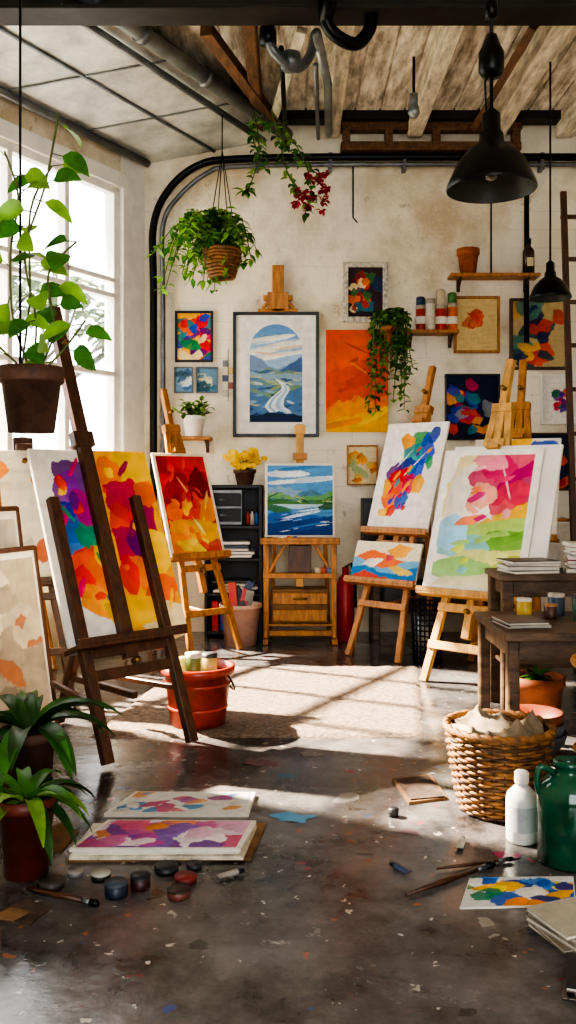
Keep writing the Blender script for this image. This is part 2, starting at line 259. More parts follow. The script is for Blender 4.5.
# ------------------------------------------------------------------ room
YW=8.6; CZ=4.9; CX=-1.37
def wallmat():
    m=bpy.data.materials.new('old_plaster'); m.use_nodes=True; nt=m.node_tree;N=nt.nodes;L=nt.links; bs=N['Principled BSDF']; bs.inputs['Roughness'].default_value=.85
    tc=N.new('ShaderNodeTexCoord'); n1=N.new('ShaderNodeTexNoise'); n1.inputs['Scale'].default_value=1.1; n1.inputs['Detail'].default_value=9; n1.inputs['Roughness'].default_value=.65
    L.new(tc.outputs['Object'],n1.inputs['Vector']); r1=N.new('ShaderNodeValToRGB'); e=r1.color_ramp.elements
    e[0].position=.32; e[0].color=(*H('#bfae90'),1); e[1].position=.52; e[1].color=(*H('#e9dfca'),1); L.new(n1.outputs['Fac'],r1.inputs[0])
    n2=N.new('ShaderNodeTexNoise'); n2.inputs['Scale'].default_value=5; n2.inputs['Detail'].default_value=10; n2.inputs['Roughness'].default_value=.72; L.new(tc.outputs['Object'],n2.inputs['Vector'])
    r2=N.new('ShaderNodeValToRGB'); e=r2.color_ramp.elements; e[0].position=.30; e[0].color=(*H('#8f7856'),1); e[1].position=.40; e[1].color=(1,1,1,1); L.new(n2.outputs['Fac'],r2.inputs[0])
    mx=N.new('ShaderNodeMix'); mx.data_type='RGBA'; mx.blend_type='MULTIPLY'; mx.inputs[0].default_value=.75; L.new(r1.outputs[0],mx.inputs[6]); L.new(r2.outputs[0],mx.inputs[7])
    br=N.new('ShaderNodeTexBrick'); br.inputs['Scale'].default_value=1; br.inputs['Brick Width'].default_value=.46; br.inputs['Row Height'].default_value=.17; br.inputs['Mortar Size'].default_value=.006; br.inputs['Mortar Smooth'].default_value=.9; br.inputs['Color1'].default_value=(1,1,1,1); br.inputs['Color2'].default_value=(.97,.96,.95,1); br.inputs['Mortar'].default_value=(.66,.62,.57,1)
    nw=N.new('ShaderNodeMix'); nw.data_type='RGBA'; nw.inputs[0].default_value=.03
    sp=N.new('ShaderNodeSeparateXYZ'); cb=N.new('ShaderNodeCombineXYZ'); L.new(tc.outputs['Object'],nw.inputs[6]); L.new(n2.outputs['Color'],nw.inputs[7]); L.new(nw.outputs[2],sp.inputs[0]); ad=N.new('ShaderNodeMath'); L.new(sp.outputs['X'],ad.inputs[0]); L.new(sp.outputs['Y'],ad.inputs[1]); L.new(ad.outputs[0],cb.inputs[0]); L.new(sp.outputs['Z'],cb.inputs[1]); L.new(cb.outputs[0],br.inputs['Vector'])
    fm=N.new('ShaderNodeMapRange'); fm.inputs['From Min'].default_value=.42; fm.inputs['From Max'].default_value=.62; fm.inputs['To Min'].default_value=.0; fm.inputs['To Max'].default_value=.5; L.new(n1.outputs['Fac'],fm.inputs[0])
    m2=N.new('ShaderNodeMix'); m2.data_type='RGBA'; m2.blend_type='MULTIPLY'; L.new(fm.outputs[0],m2.inputs[0]); L.new(mx.outputs[2],m2.inputs[6]); L.new(br.outputs[0],m2.inputs[7]); L.new(m2.outputs[2],bs.inputs['Base Color'])
    bp=N.new('ShaderNodeBump'); bp.inputs['Strength'].default_value=.7; bp.inputs['Distance'].default_value=.035; L.new(n2.outputs['Fac'],bp.inputs['Height']); L.new(bp.outputs[0],bs.inputs['Normal']); return m
def floormat():
    m=bpy.data.materials.new('stained_concrete'); m.use_nodes=True; nt=m.node_tree;N=nt.nodes;L=nt.links; bs=N['Principled BSDF']; bs.inputs['Specular IOR Level'].default_value=.7
    tc=N.new('ShaderNodeTexCoord'); n1=N.new('ShaderNodeTexNoise'); n1.inputs['Scale'].default_value=1.7; n1.inputs['Detail'].default_value=12; n1.inputs['Roughness'].default_value=.74; L.new(tc.outputs['Object'],n1.inputs['Vector'])
    r1=N.new('ShaderNodeValToRGB'); e=r1.color_ramp.elements; e[0].position=.36; e[0].color=(*H('#262323'),1); e[1].position=.66; e[1].color=(*H('#767272'),1); L.new(n1.outputs['Fac'],r1.inputs[0])
    cur=r1.outputs[0]
    for sc,th,c,k in [(3.2,.09,'#b9b5ae',.35),(9,.085,'#8a2a42',.6),(8,.08,'#2a52a2',.5),(6,.10,'#141212',.5),(13,.09,'#d8d0c0',.5),(11,.08,'#b8602a',.5),(19,.09,'#e0dcd4',.5)]:
        nd=N.new('ShaderNodeTexNoise'); nd.inputs['Scale'].default_value=sc*2.2; nd.inputs['Detail'].default_value=6; L.new(tc.outputs['Object'],nd.inputs['Vector'])
        va=N.new('ShaderNodeMix'); va.data_type='RGBA'; va.inputs[0].default_value=1.3/(sc+4); L.new(tc.outputs['Object'],va.inputs[6]); L.new(nd.outputs['Color'],va.inputs[7])
        vo=N.new('ShaderNodeTexVoronoi'); vo.inputs['Scale'].default_value=sc; L.new(va.outputs[2],vo.inputs['Vector'])
        sc2=N.new('ShaderNodeSeparateColor'); L.new(vo.outputs['Color'],sc2.inputs[0])
        mm=N.new('ShaderNodeMath'); mm.operation='MULTIPLY'; L.new(sc2.outputs[0],mm.inputs[0]); mm.inputs[1].default_value=th*7
        sb=N.new('ShaderNodeMath'); sb.operation='SUBTRACT'; L.new(mm.outputs[0],sb.inputs[0]); sb.inputs[1].default_value=th*4.8
        lt=N.new('ShaderNodeMath'); lt.operation='LESS_THAN'; L.new(vo.outputs['Distance'],lt.inputs[0]); L.new(sb.outputs[0],lt.inputs[1])
        mu=N.new('ShaderNodeMath'); mu.operation='MULTIPLY'; mu.inputs[1].default_value=k; L.new(lt.outputs[0],mu.inputs[0])
        mx=N.new('ShaderNodeMix'); mx.data_type='RGBA'; L.new(mu.outputs[0],mx.inputs[0]); L.new(cur,mx.inputs[6]); mx.inputs[7].default_value=(*H(c),1); cur=mx.outputs[2]
    L.new(cur,bs.inputs['Base Color'])
    n3=N.new('ShaderNodeTexNoise'); n3.inputs['Scale'].default_value=2.2; n3.inputs['Detail'].default_value=12; n3.inputs['Roughness'].default_value=.72; L.new(tc.outputs['Object'],n3.inputs['Vector'])
    mr=N.new('ShaderNodeMapRange'); mr.inputs['From Min'].default_value=.42; mr.inputs['From Max'].default_value=.62; mr.inputs['To Min'].default_value=.07; mr.inputs['To Max'].default_value=.30; L.new(n3.outputs['Fac'],mr.inputs[0]); L.new(mr.outputs[0],bs.inputs['Roughness'])
    n4=N.new('ShaderNodeTexNoise'); n4.inputs['Scale'].default_value=7; n4.inputs['Detail'].default_value=8; n4.inputs['Roughness'].default_value=.6; L.new(tc.outputs['Object'],n4.inputs['Vector'])
    bp=N.new('ShaderNodeBump'); bp.inputs['Strength'].default_value=.3; bp.inputs['Distance'].default_value=.012; L.new(n4.outputs['Fac'],bp.inputs['Height']); L.new(bp.outputs[0],bs.inputs['Normal']); return m
WALL=wallmat(); FLOOR=floormat()
CEIL=mat('ceiling_boards','#e6dfd0',.9,var=.5,scale=3,stretch=(5,1,1),bump=.4,col2='#8f826e')
SOFF=mat('soffit_panel','#c2c2bb',.5,.1,var=.3,scale=2.5,bump=.15)
DARKB=mat('dark_steel_beam','#221f1c',.6,.2,var=.4,scale=6,bump=.1)
b=B('floor'); b.box((0,3,-.05),(7.2,12,.1),FLOOR,b=0.001); b.finish()
b=B('wall_back'); b.box((.75,YW+.1,CZ/2),(4.7,.2,CZ),WALL,b=.001); b.finish()
b=B('wall_right'); b.box((3.1,2.8,CZ/2),(.2,11.6,CZ),WALL,b=.001); b.finish()
# splayed window wall; local x runs from the back corner toward the viewer, local y outward
LD=Vector((-.5,-.8660254,0)); LN=Vector((-.8660254,.5,0))
LM=Matrix(((LD.x,LN.x,0,CX),(LD.y,LN.y,0,YW),(0,0,1,0),(0,0,0,1)))
T0,T1,WZ0,WZ1=.34,3.62,.8,4.14
b=B('wall_left'); b.T=LM
b.box((T0/2-.1,.1,CZ/2),(T0+.2,.2,CZ),WHITE,b=.001); b.box(((T1+4.1)/2,.1,CZ/2),(4.1-T1,.2,CZ),WALL,b=.001)
b.box(((T0+T1)/2,.1,WZ0/2),(T1-T0,.2,WZ0),WALL,b=.001); b.box(((T0+T1)/2,.1,(WZ1+CZ)/2),(T1-T0,.2,CZ-WZ1),WALL,b=.001)
b.T=Matrix.Identity(4); b.box((-3.5,1.3,CZ/2),(.2,8.6,CZ),WALL,b=.001); b.finish()
b=B('window_1'); b.T=LM
n=5; fw=.08
for i in range(n+1):
    x=T0+fw/2+(T1-T0-fw)*i/n; b.box((x,.06,(WZ0+WZ1)/2),(fw if i in(0,n) else .055,.09,WZ1-WZ0),WHITE)
for j,z in enumerate([WZ0+.03,1.62,2.42,3.14,3.28,WZ1-.03]): b.box(((T0+T1)/2,.055,z),(T1-T0,.08,.07 if j in(0,5) else .045),WHITE)
b.box(((T0+T1)/2,-.03,WZ0-.01),(T1-T0+.1,.3,.04),WHITE)
b.finish()
b=B('trim_1'); b.T=LM
b.box((T0-.06,-.012,(WZ0+WZ1)/2),(.12,.03,WZ1-WZ0+.2),WHITE); b.box(((T0+T1)/2,-.012,WZ1+.07),(T1-T0+.2,.03,.14),WHITE); b.finish()
b=B('wall_front'); b.box((-2.2,-2.9,CZ/2),(2.4,.2,CZ),WALL); b.box((2.5,-2.9,CZ/2),(1.2,.2,CZ),WALL); b.box((.45,-2.9,.3),(2.95,.2,.6),WALL); b.box((.45,-2.9,4.6),(2.95,.2,.6),WALL); b.finish()
b=B('ceiling'); b.box((0,3,CZ+.06),(7.2,12,.1),CEIL,b=.001)
for i in range(30): b.box((-3.4+i*.23,4,CZ+.0),(.215,9.2,.02),CEIL,b=.004)
b.finish()
b=B('ceiling_joists')
BT=mat('brown_timber','#6a4a2e',.8,var=.4,scale=5,stretch=(5,1,5),bump=.3)
for x,w,m in [(-.28,.10,BT),(.42,.13,WOODG),(1.2,.14,WOODG),(1.98,.15,WOODG),(2.62,.16,WOODG)]:
    b.box((x,7.3,CZ-.1),(w,2.5,.2),m,b=.01)
for z,y in[(4.78,8.5),(4.6,8.53)]: b.box((1.35,y,z),(1.7,.12,.08),BT,b=.008)
for x in(.55,.95,1.4,1.9,2.15): b.box((x,8.5,4.7),(.07,.1,.2),BT)
b.bar((-.6,6.6,4.75),(-.1,8.3,4.72),.08,.1,BT); b.bar((.1,6.5,4.7),(-.15,8.3,4.74),.05,.08,WOODG); b.bar((1.75,6.4,4.68),(1.72,8.3,4.7),.06,.06,BT)
b.finish()
b=B('ceiling_beam'); b.box((0,6.15,4.75),(6.4,.12,.28),DARKB); b.box((0,6.12,4.61),(6.4,.24,.025),DARKB); b.box((.8,8.45,4.86),(4.4,.16,.1),DARKB); b.finish()
b=B('ceiling_soffit')
A=Vector((-1.37,8.58,4.46));Bv=Vector((-.03,8.58,4.72));C=Vector((-1.35,6.2,4.74));D=Vector((-2.75,6.2,4.48))
up=Vector((0,0,.05)); vs=[A,Bv,C,D,A+up,Bv+up,C+up,D+up]
b.add(vs,[(0,1,2,3),(4,5,6,7),(0,1,5,4),(1,2,6,5),(2,3,7,6),(3,0,4,7)],SOFF)
for t in(.33,.66):
    p0=A.lerp(D,t);p1=Bv.lerp(C,t); b.bar(p0-up*.2,p1-up*.2,.02,.012,PIPEG,up=(0,0,1))
for t in(.5,):
    p0=A.lerp(Bv,t);p1=D.lerp(C,t); b.bar(p0-up*.2,p1-up*.2,.03,.02,GREY,up=(0,0,1))
b.box((-2.9,5,CZ-.2),(.8,2.2,.3),DARKB)
b.finish()
b=B('ceiling_duct')
b.tube([Bv+Vector((.02,-.1,-.02)),C+Vector((.02,-.1,-.02)),C+Vector((-.75,-1.5,-.02))],.065,PIPEG,12)
b.tube([Bv+Vector((-.2,-.12,-.08)),C+Vector((-.2,-.1,-.08))],.03,GREY,8)
b.tube([A+Vector((.05,-.1,-.03)),D+Vector((.05,-.1,-.03))],.035,GREY,8)
for t in(.2,.5,.8):
    p=Bv.lerp(C,t)+Vector((.02,-.1,-.02)); d=(C-Bv).normalized(); b.tube([p-d*.03,p+d*.03],.08,GREY,12)
b.finish()
b=B('wall_pipes')
def pipe(r,dx,dz,m): b.tube(spl([(-1.27+dx,8.5,0.05),(-1.27+dx,8.5,1.5),(-1.27+dx,8.5,3.2),(-1.27+dx,8.5,3.85),(-1.12+dx,8.5,4.2+dz),(-.85+dx,8.5,4.42+dz),(-.5,8.5,4.48+dz),(.5,8.5,4.5+dz),(2.5,8.5,4.5+dz),(2.95,8.5,4.5+dz)],8),r,m,10)
pipe(.035,0,0,BLACK); pipe(.022,.09,-.07,GREY)
for x in(-.3,.4,1.1,1.8,2.4): b.box((x,8.54,4.46),(.04,.12,.16),GREY)
b.tube([(2.26,8.52,4.5),(2.26,8.52,2.75)],.025,BLACK); b.tube([(1.93,8.55,4.5),(1.93,8.55,3.42)],.008,BLACK)
b.tube([(.62,8.57,4.45),(.62,8.57,3.95),(.66,8.57,3.9)],.008,BLACK); b.finish()
b=B('ceiling_conduit')
b.tube([(.2,6.3,4.58),(.32,7.2,4.62),(.38,8.4,4.68)],.035,PIPEG,10); b.tube([(.25,6.1,4.58),(.25,5.95,4.5),(.3,5.8,4.7)],.05,BLACK,10)
b.tube(spl([(.25,5.95,4.9),(.24,5.95,4.55),(.3,5.98,4.42),(.45,6.05,4.38),(.55,6.1,4.5),(.56,6.1,4.62)],8),.045,BLACK,10)
b.tube(spl([(-.15,6.3,4.6),(-.1,6.3,4.45),(.05,6.4,4.38),(.15,6.5,4.5),(.2,6.6,4.72)],6),.035,GREY,10)
b.lathe([(0,-.06),(.07,-.05),(.08,0),(.07,.06),(0,.07)],GREY,(.02,6.4,4.42),16); b.lathe([(0,-.06),(.06,-.05),(.06,.06),(0,.06)],BLACK,(-.14,6.3,4.55),16)
b.tube([(.2,6.5,4.45),(.28,8.3,4.6)],.018,GREY); b.tube([(-.05,6.6,4.62),(-.02,8.4,4.6)],.02,BLACK); b.finish()
b=B('ceiling_bulb',(1.02,7.3,4.38)); b.lathe([(0,0),(.03,.01),(.05,.05),(.04,.1),(.03,.13),(.035,.14),(.035,.2),(.0,.2)],PIPEG,seg=20); b.tube([(0,0,.2),(0,0,.5)],.012,BLACK); b.finish()
# ------------------------------------------------------------------ lamps
def lamp(name,loc,r,top,h):
    b=B(name,loc); k=r/.245
    b.lathe([(.245*k,0),(.25*k,.008),(.24*k,.04*k),(.19*k,.15*k),(.13*k,.22*k),(.07*k,.26*k),(.065*k,.31*k),(.05*k,.33*k),(.05*k,.42*k),(.02*k,.45*k)],BLACK,seg=40)
    b.lathe([(.243*k,.002),(.232*k,.04*k),(.185*k,.145*k),(.12*k,.21*k),(0,.235*k)],mat('lamp_inner','#3a3a34',.5,.2),seg=40)
    b.lathe([(0,.05*k),(.03*k,.06*k),(.04*k,.1*k),(.03*k,.14*k),(.025*k,.2*k)],mat('bulb_glass','#8a8474',.15,var=.05,bump=0),seg=20)
    b.tube([(0,0,.44*k),(0,0,top-loc[2])],.009*k+.002,BLACK); 
    if h:
        b.lathe([(.0,.62),(.05,.63),(.07,.66),(.07,.76),(.05,.8),(.03,.86),(0,.87)],BLACK,seg=20); b.tube([(-.03,0,.44*k),(-.035,0,.6),(0,0,.7)],.006,BLACK)
        b.lathe([(.0,.95),(.035,.96),(.035,1.06),(0,1.07)],BLACK,seg=16)
    b.lathe([(.06,0),(.05,-.03),(0,-.03)],BLACK,(0,0,top-loc[2]),20); b.finish()
lamp('pendant_lamp',(1.13,5.0,3.06),.245,CZ-.01,1); lamp('pendant_lamp',(2.04,7.0,2.86),.16,CZ-.01,0)
# ------------------------------------------------------------------ framed pictures
def framed(name,x0,x1,z0,z1,p,fm,fw=.03,matw=0,y=YW,d=.03):
    cx=(x0+x1)/2;cz=(z0+z1)/2;w=x1-x0;h=z1-z0; b=B(name,(cx,y-.004,cz))
    b.box((0,-d/3,0),(w-fw,d*.6,h-fw),PAPER)
    if fw:
        for s in(-1,1): b.box((s*(w-fw)/2,-d/2-.004,0),(fw,d+.012,h),fm); b.box((0,-d/2-.004,s*(h-fw)/2),(w-2*fw+.002,d+.012,fw),fm)
    b.pic(p,(0,-d*.72,0),w-2*fw-2*matw,h-2*fw-2*matw); b.finish()
framed('framed_landscape_print',-.524,.295,1.86,3.05,p_arch(),BLK,.03)
framed('orange_canvas_painting',.362,.952,1.907,2.88,p_orange(),WOOD,.0)
framed('framed_floral_painting',.524,.952,2.954,3.525,abstract(.33,.47,'#3c2a30',['#8a2a2a','#3f6a3a','#d8702a','#2c3c5a','#b83a2a','#e8d0a0','#2f6a78'],24,4,cell=.005,size=.2,spread=.36),mat('ornate_frame','#cbc4b2',.7,var=.4,scale=30,bump=.5),.05)
framed('framed_abstract_painting',-1.076,-.714,2.573,3.06,abstract(.3,.42,'#f0b22a',['#d82818','#1b48b0','#1f7f4a','#ec6a14','#d02060','#f2dca8','#0f7f8a','#5a1f80'],26,5,cell=.005,size=.3),BLK,.022)
framed('small_seascape_painting',-1.085,-.904,2.278,2.526,abstract(.16,.23,'#7a9cb8',['#4f6d96','#d6dcdc','#3a5a6a'],12,6,cell=.005,size=.3),GREY,.012)
framed('small_seascape_painting',-.876,-.666,2.278,2.526,abstract(.19,.23,'#7090a8',['#d8d4b0','#4f7d96','#3a5a6a'],12,7,cell=.005,size=.3),GREY,.012)
framed('framed_flower_painting',1.58,2.018,2.66,3.2,abstract(.38,.48,'#dcc490',['#dc5a1a','#d04a1a','#e07a3a','#b8401a'],7,9,size=.22,spread=.15,c=(.5,.6)),WOOD,.025)
framed('framed_abstract_painting',2.113,2.666,2.5,3.18,abstract(.5,.65,'#c8b488',['#1f4a5a','#d04a1a','#5a8a7a','#dca848','#1b2f5a'],20,11,size=.25),WOODD,.028)
framed('blue_abstract_painting',1.495,2.018,1.83,2.46,abstract(.5,.6,'#101f3c',['#1b48b0','#d0441a','#0f7f8a','#f0a030','#b8205c','#8a90a0'],22,12,cell=.006,size=.2,spread=.38),BLK,.015)
framed('iris_flower_painting',2.41,2.8,1.98,2.46,abstract(.36,.45,'#efece4',['#6a2f8c','#d0205c','#1f7f4a','#4a2a98','#e0601a'],12,13,size=.15,spread=.2),WHITE,.012)
framed('small_yellow_painting',.56,.857,1.40,1.783,abstract(.28,.36,'#e8d8b0',['#f0a419','#e0c070','#d07a2a','#a8b888'],12,14,size=.25),WOOD,.015)
framed('framed_abstract_painting',2.15,2.7,1.35,1.9,abstract(.5,.5,'#1a2c4c',['#e0602a','#1b7fb0','#e8d8c0','#b8202c'],12,15),WOODD,.02)
b=B('wooden_wall_bracket',(-.095,YW-.02,3.05)); b.box((0,-.02,.012),(.38,.05,.03),WOOD); b.box((0,-.02,.13),(.28,.04,.05),WOOD); b.bar((0,-.02,.0),(0,-.02,.44),.11,.05,WOOD); b.box((0,-.03,.1),(.2,.06,.16),WOOD); b.bar((-.15,-.03,.03),(-.04,-.03,.15),.03,.03,WOOD); b.bar((.15,-.03,.03),(.04,-.03,.15),.03,.03,WOOD); b.finish()
b=B('hanging_tags',(-.6,YW-.02,2.3))
for i,c in enumerate(['b8b0a0','8a4a3a','3a4a6a','c8a860','777777']): b.box((((i%2)*.06),0,-.02+i*.07),(.05,.01,.06),col(c)); 
b.tube([(.03,0,.4),(.03,0,-.1)],.003,BLACK); b.finish()
# ------------------------------------------------------------------ shelves & pots
def jar(b,c,r,h,m,lid=None,neck=False):
    x,y,z=c
    if neck: pr=[(0,0),(r,0),(r,h*.62),(r*.85,h*.7),(r*.4,h*.78),(r*.38,h*.9)]; b.lathe(pr+[(0,h*.9)],m,c,20); b.lathe([(r*.45,h*.86),(r*.45,h),(0,h)],lid or BLACK,c,16)
    else: b.lathe([(0,0),(r*.95,0),(r,.01),(r,h*.86),(r*.9,h*.88)],m,c,20); b.lathe([(r*1.02,h*.84),(r*1.02,h),(0,h)],lid or GREY,c,20)
def pot(b,c,r0,r1,h,m,rim=.03,soil=True,seg=36):
    b.lathe([(0,0),(r0,0),(r0+(r1-r0)*.8,h-rim*1.2),(r1*1.0,h-rim*1.2),(r1*1.06,h-rim),(r1*1.06,h),(r1*.96,h),(r1*.9,h-rim*1.2)],m,c,seg)
    if soil: b.lathe([(r1*.93,h-rim*.9),(r1*.5,h-rim*.6),(0,h-rim*.5)],SOIL,c,seg)
def shelf(name,x0,x1,z,d=.2):
    b=B(name,((x0+x1)/2,YW-.005,z)); w=x1-x0; b.box((0,-d/2,0),(w,d,.03),WOOD)
    for s in(-1,1): b.box((s*w*.38,-.02,-.07),(.03,.03,.12),WOODD); b.bar((s*w*.38,-.02,-.12),(s*w*.38,-d*.8,-.015),.02,.02,WOODD)
    b.finish()
shelf('wall_shelf',1.1,1.6,2.84); shelf('wall_shelf',1.52,2.36,3.37); shelf('wall_shelf',-1.1,-.72,1.84,.26)
b=B('paint_bottles',(1.37,YW-.11,2.856))
for x,r,h,c,nk in[(-.12,.045,.24,'a82a1a',0),(-.03,.05,.30,'d8d0bc',0),(.07,.055,.24,'b82a1a',0),(.18,.05,.26,'d86a1a',0)]: jar(b,(x,0,0),r,h,col(c),col('a8a090'),nk)
for x,z,h,c in[(.07,.24,.15,'c8b898'),(.18,.26,.1,'4a7a3a'),(-.12,.24,.08,'2a3a5a')]: b.lathe([(0,0),(.042,0),(.042,h*.9),(.03,h),(0,h)],col(c),(x,.0,z))
for x in(-.12,.07,.18): b.lathe([(.0562,.06),(.0562,.13)],PAPER,(x,0,0),20)
b.finish()
b=B('terracotta_pot',(1.7,YW-.11,3.386)); pot(b,(0,0,0),.07,.1,.24,TERRA,.05); b.finish()
b=B('glass_bottles',(2.27,YW-.11,3.386)); jar(b,(0,0,0),.055,.34,col('3a2c22',.15),BLACK,1); b.box((0,-.057,.11),(.06,.006,.08),col('c8b890')); b.finish()
def rnd_dir(r,zb=0): 
    a=r.uniform(0,2*pi); z=r.uniform(-.6,1)+zb; v=Vector((math.cos(a),math.sin(a),z)); return v.normalized()
b=B('potted_herb',(-.88,YW-.2,1.858)); pot(b,(0,0,0),.08,.105,.19,WHITE,.03)
for i in range(80):
    d=rnd_dir(R,.6); L=R.uniform(.06,.19); st=Vector((0,0,.18)); en=st+Vector((d.x,d.y*.6,d.z))*L; b.tube([st,st+(en-st)*.6,en],.003,STEM,4); dd=rnd_dir(R); dd.y=-abs(dd.y)*.7; b.leaf(en,dd,R.uniform(.06,.1),.045,R.choice([LEAF,LEAF2]),.3)
b.finish()
# hanging pothos
b=B('hanging_fern_basket',(-.57,7.8,3.2))
for i in range(9): 
    z=.01+i*.028; r=.10+.055*min(1,z/.16); b.tube([(r*math.cos(a*pi/12),r*math.sin(a*pi/12),z+.003*math.sin(a*pi/2)) for a in range(24)],.016,WICK,6,closed=True)
b.lathe([(0,.01),(.1,.01),(.14,.22),(0,.22)],WICKD,seg=24)
for a in range(4): b.tube([(.15*math.cos(a*pi/2+.5),.15*math.sin(a*pi/2+.5),.24),(0,0,1.1)],.004,BLACK,4)
b.tube([(0,0,1.1),(0,0,1.42)],.005,BLACK,4)
for i in range(60):
    a=R.uniform(0,2*pi); rr=R.uniform(.1,.40); dr=R.uniform(-.42,.2); st=Vector((0,0,.24)); 
    bias=-.22 if i%3 else 0
    if bias==0: dr=max(dr,-.1)
    mid=Vector((math.cos(a)*rr*.6+bias*.5,math.sin(a)*rr*.5,.24+R.uniform(.12,.36))); en=Vector((math.cos(a)*rr+bias,math.sin(a)*rr*.7,.26+dr))
    path=spl([st,mid,en],6); b.tube(path,.004,STEM,4)
    for p in path[2:]:
        for k in range(2): b.leaf(p,rnd_dir(R,-.2),R.uniform(.07,.12),R.uniform(.04,.06),R.choice([LEAF,LEAF2,LEAF2]),.6,n=3)
b.finish()
b=B('hanging_fuchsia',(0,7.8,4.0))
RED=mat('flower_red','#b81038',.5,var=.3,scale=20,trans=.3)
for pts in [[(-.3,0,.66),(-.25,0,.3),(-.33,0,0),(-.38,0,-.05)],[(-.3,0,.66),(-.1,.05,.45),(0,0,.1),(.1,0,-.05)],[(-.15,0,.66),(.1,0,.3),(.2,0,.0),(.15,-.05,-.25)],[(-.3,0,.66),(-.3,0,.4),(-.2,0,.15)],[(-.15,0,.66),(-.02,0,.35),(.28,.05,.1)]]:
    path=spl([Vector(p) for p in pts],7); b.tube(path,.005,STEM,4)
    for p in path[3:]: 
        for k in range(2): b.leaf(p,rnd_dir(R,-.2),R.uniform(.06,.11),.05,R.choice([LEAF,LEAFD,LEAF2]),.5,n=3)
for i in range(26):
    p=Vector((.15+R.uniform(-.1,.18),R.uniform(-.08,.04),-.08+R.uniform(-.14,.18)))
    for k in range(6): b.leaf(p,rnd_dir(R,-.3),.06,.04,RED,.5,n=3)
b.finish()
b=B('trailing_ivy',(.95,8.3,2.1)); pot(b,(0,0,.6),.07,.1,.16,TERRA,.03)
for s in(-1,1): b.tube([(s*.1,0,.75),(0,.0,.82)],.004,BLACK,4)
b.tube([(0,0,.82),(0,.28,.84)],.006,BLACK,4)
for i in range(28):
    a=R.uniform(pi,2*pi) if i%3 else R.uniform(0,pi); x=math.cos(a)*R.uniform(.08,.18); y=math.sin(a)*R.uniform(.08,.14); L=R.uniform(.1,.85)
    path=spl([(0,0,.74),(x*.8,y,.86+R.uniform(0,.06)),(x,y,.75-L*.4),(x+R.uniform(-.04,.04),y,.78-L)],5); b.tube(path,.004,STEM,4)
    for p in path[2:]: 
        for k in range(2): b.leaf(p,rnd_dir(R,-.2),R.uniform(.05,.085),.05,R.choice([LEAF,LEAF2,LEAFD]),.5,n=3)
b.finish()
# foreground hanging plant
b=B('hanging_potted_plant',(-1.14,4.0,1.66)); pot(b,(0,0,0),.1,.135,.29,BROWNPOT,.06)
b.tube([(-.05,0,.25),(-.05,0,CZ-1.67)],.006,BLACK,6); b.lathe([(.05,0),(.04,-.03),(0,-.03)],BLACK,(-.05,0,CZ-1.66))
for pts in[[(0,0,.25),(.02,0,.5),(-.03,0,.8),(.06,0,1.1),(.12,0,1.42)],[(0,.02,.25),(-.08,0,.5),(-.1,.02,.8),(-.06,0,1.05),(-.12,0,1.25)],[(.02,0,.25),(.1,0,.45),(.08,-.02,.7),(.2,0,.85)],[(.03,0,.25),(.14,.03,.38),(.24,0,.5)],[(-.05,0,.25),(-.02,.04,.6),(-.02,.05,1.0),(.08,.04,1.2)],[(0,0,.25),(-.1,0,.34),(-.16,0,.4)]]:
    path=spl(pts,5); b.tube(path,.0055,STEM,5)
    for i,p in enumerate(path[3:]):
        if i%2==0:
            a=R.uniform(0,2*pi); d=Vector((math.cos(a),math.sin(a)*.4-.15,R.uniform(-.3,.5))); q=p+d.normalized()*.05; b.tube([p,q],.003,STEM,4); b.leaf(q,d,R.uniform(.12,.17),R.uniform(.08,.11),R.choice([LEAF,LEAF2,LEAF2,LEAF]),.6,up=(R.uniform(-.4,.4),-1,R.uniform(.1,.9)),n=6)
b.finish()
# ------------------------------------------------------------------ floor plants
def rosette(name,loc,pr,ph,m,n,L,W,seed,mats,zs=(.2,1.3)):
    b=B(name,loc); r=random.Random(seed); pot(b,(0,0,0),pr*.75,pr,ph,m,.04)
    for i in range(n):
        a=2*pi*i/n*2.4+r.uniform(-.3,.3); d=Vector((math.cos(a),math.sin(a),r.uniform(*zs))); b.leaf((.02*math.cos(a),.02*math.sin(a),ph-.02),d,L*r.uniform(.7,1.1),W,r.choice(mats),1.3,.25,n=8)
    b.finish()
rosette('potted_plant',(-.965,3.32,0),.105,.29,mat('maroon_pot','#6b2c1c',.5,var=.3),24,.3,.055,3,[LEAF,LEAFD,LEAF2])
rosette('potted_plant',(-1.14,3.95,0),.12,.36,BROWNPOT,19,.44,.085,5,[LEAF,LEAFD,LEAFD],(.5,1.8))
b=B('clay_pot_stack',(-1.3,4.32,0)); pot(b,(0,0,0),.10,.13,.24,BROWNPOT,.04,False); pot(b,(0,0,.12),.09,.12,.2,mat('pale_clay','#998470',.8),.04); b.finish()
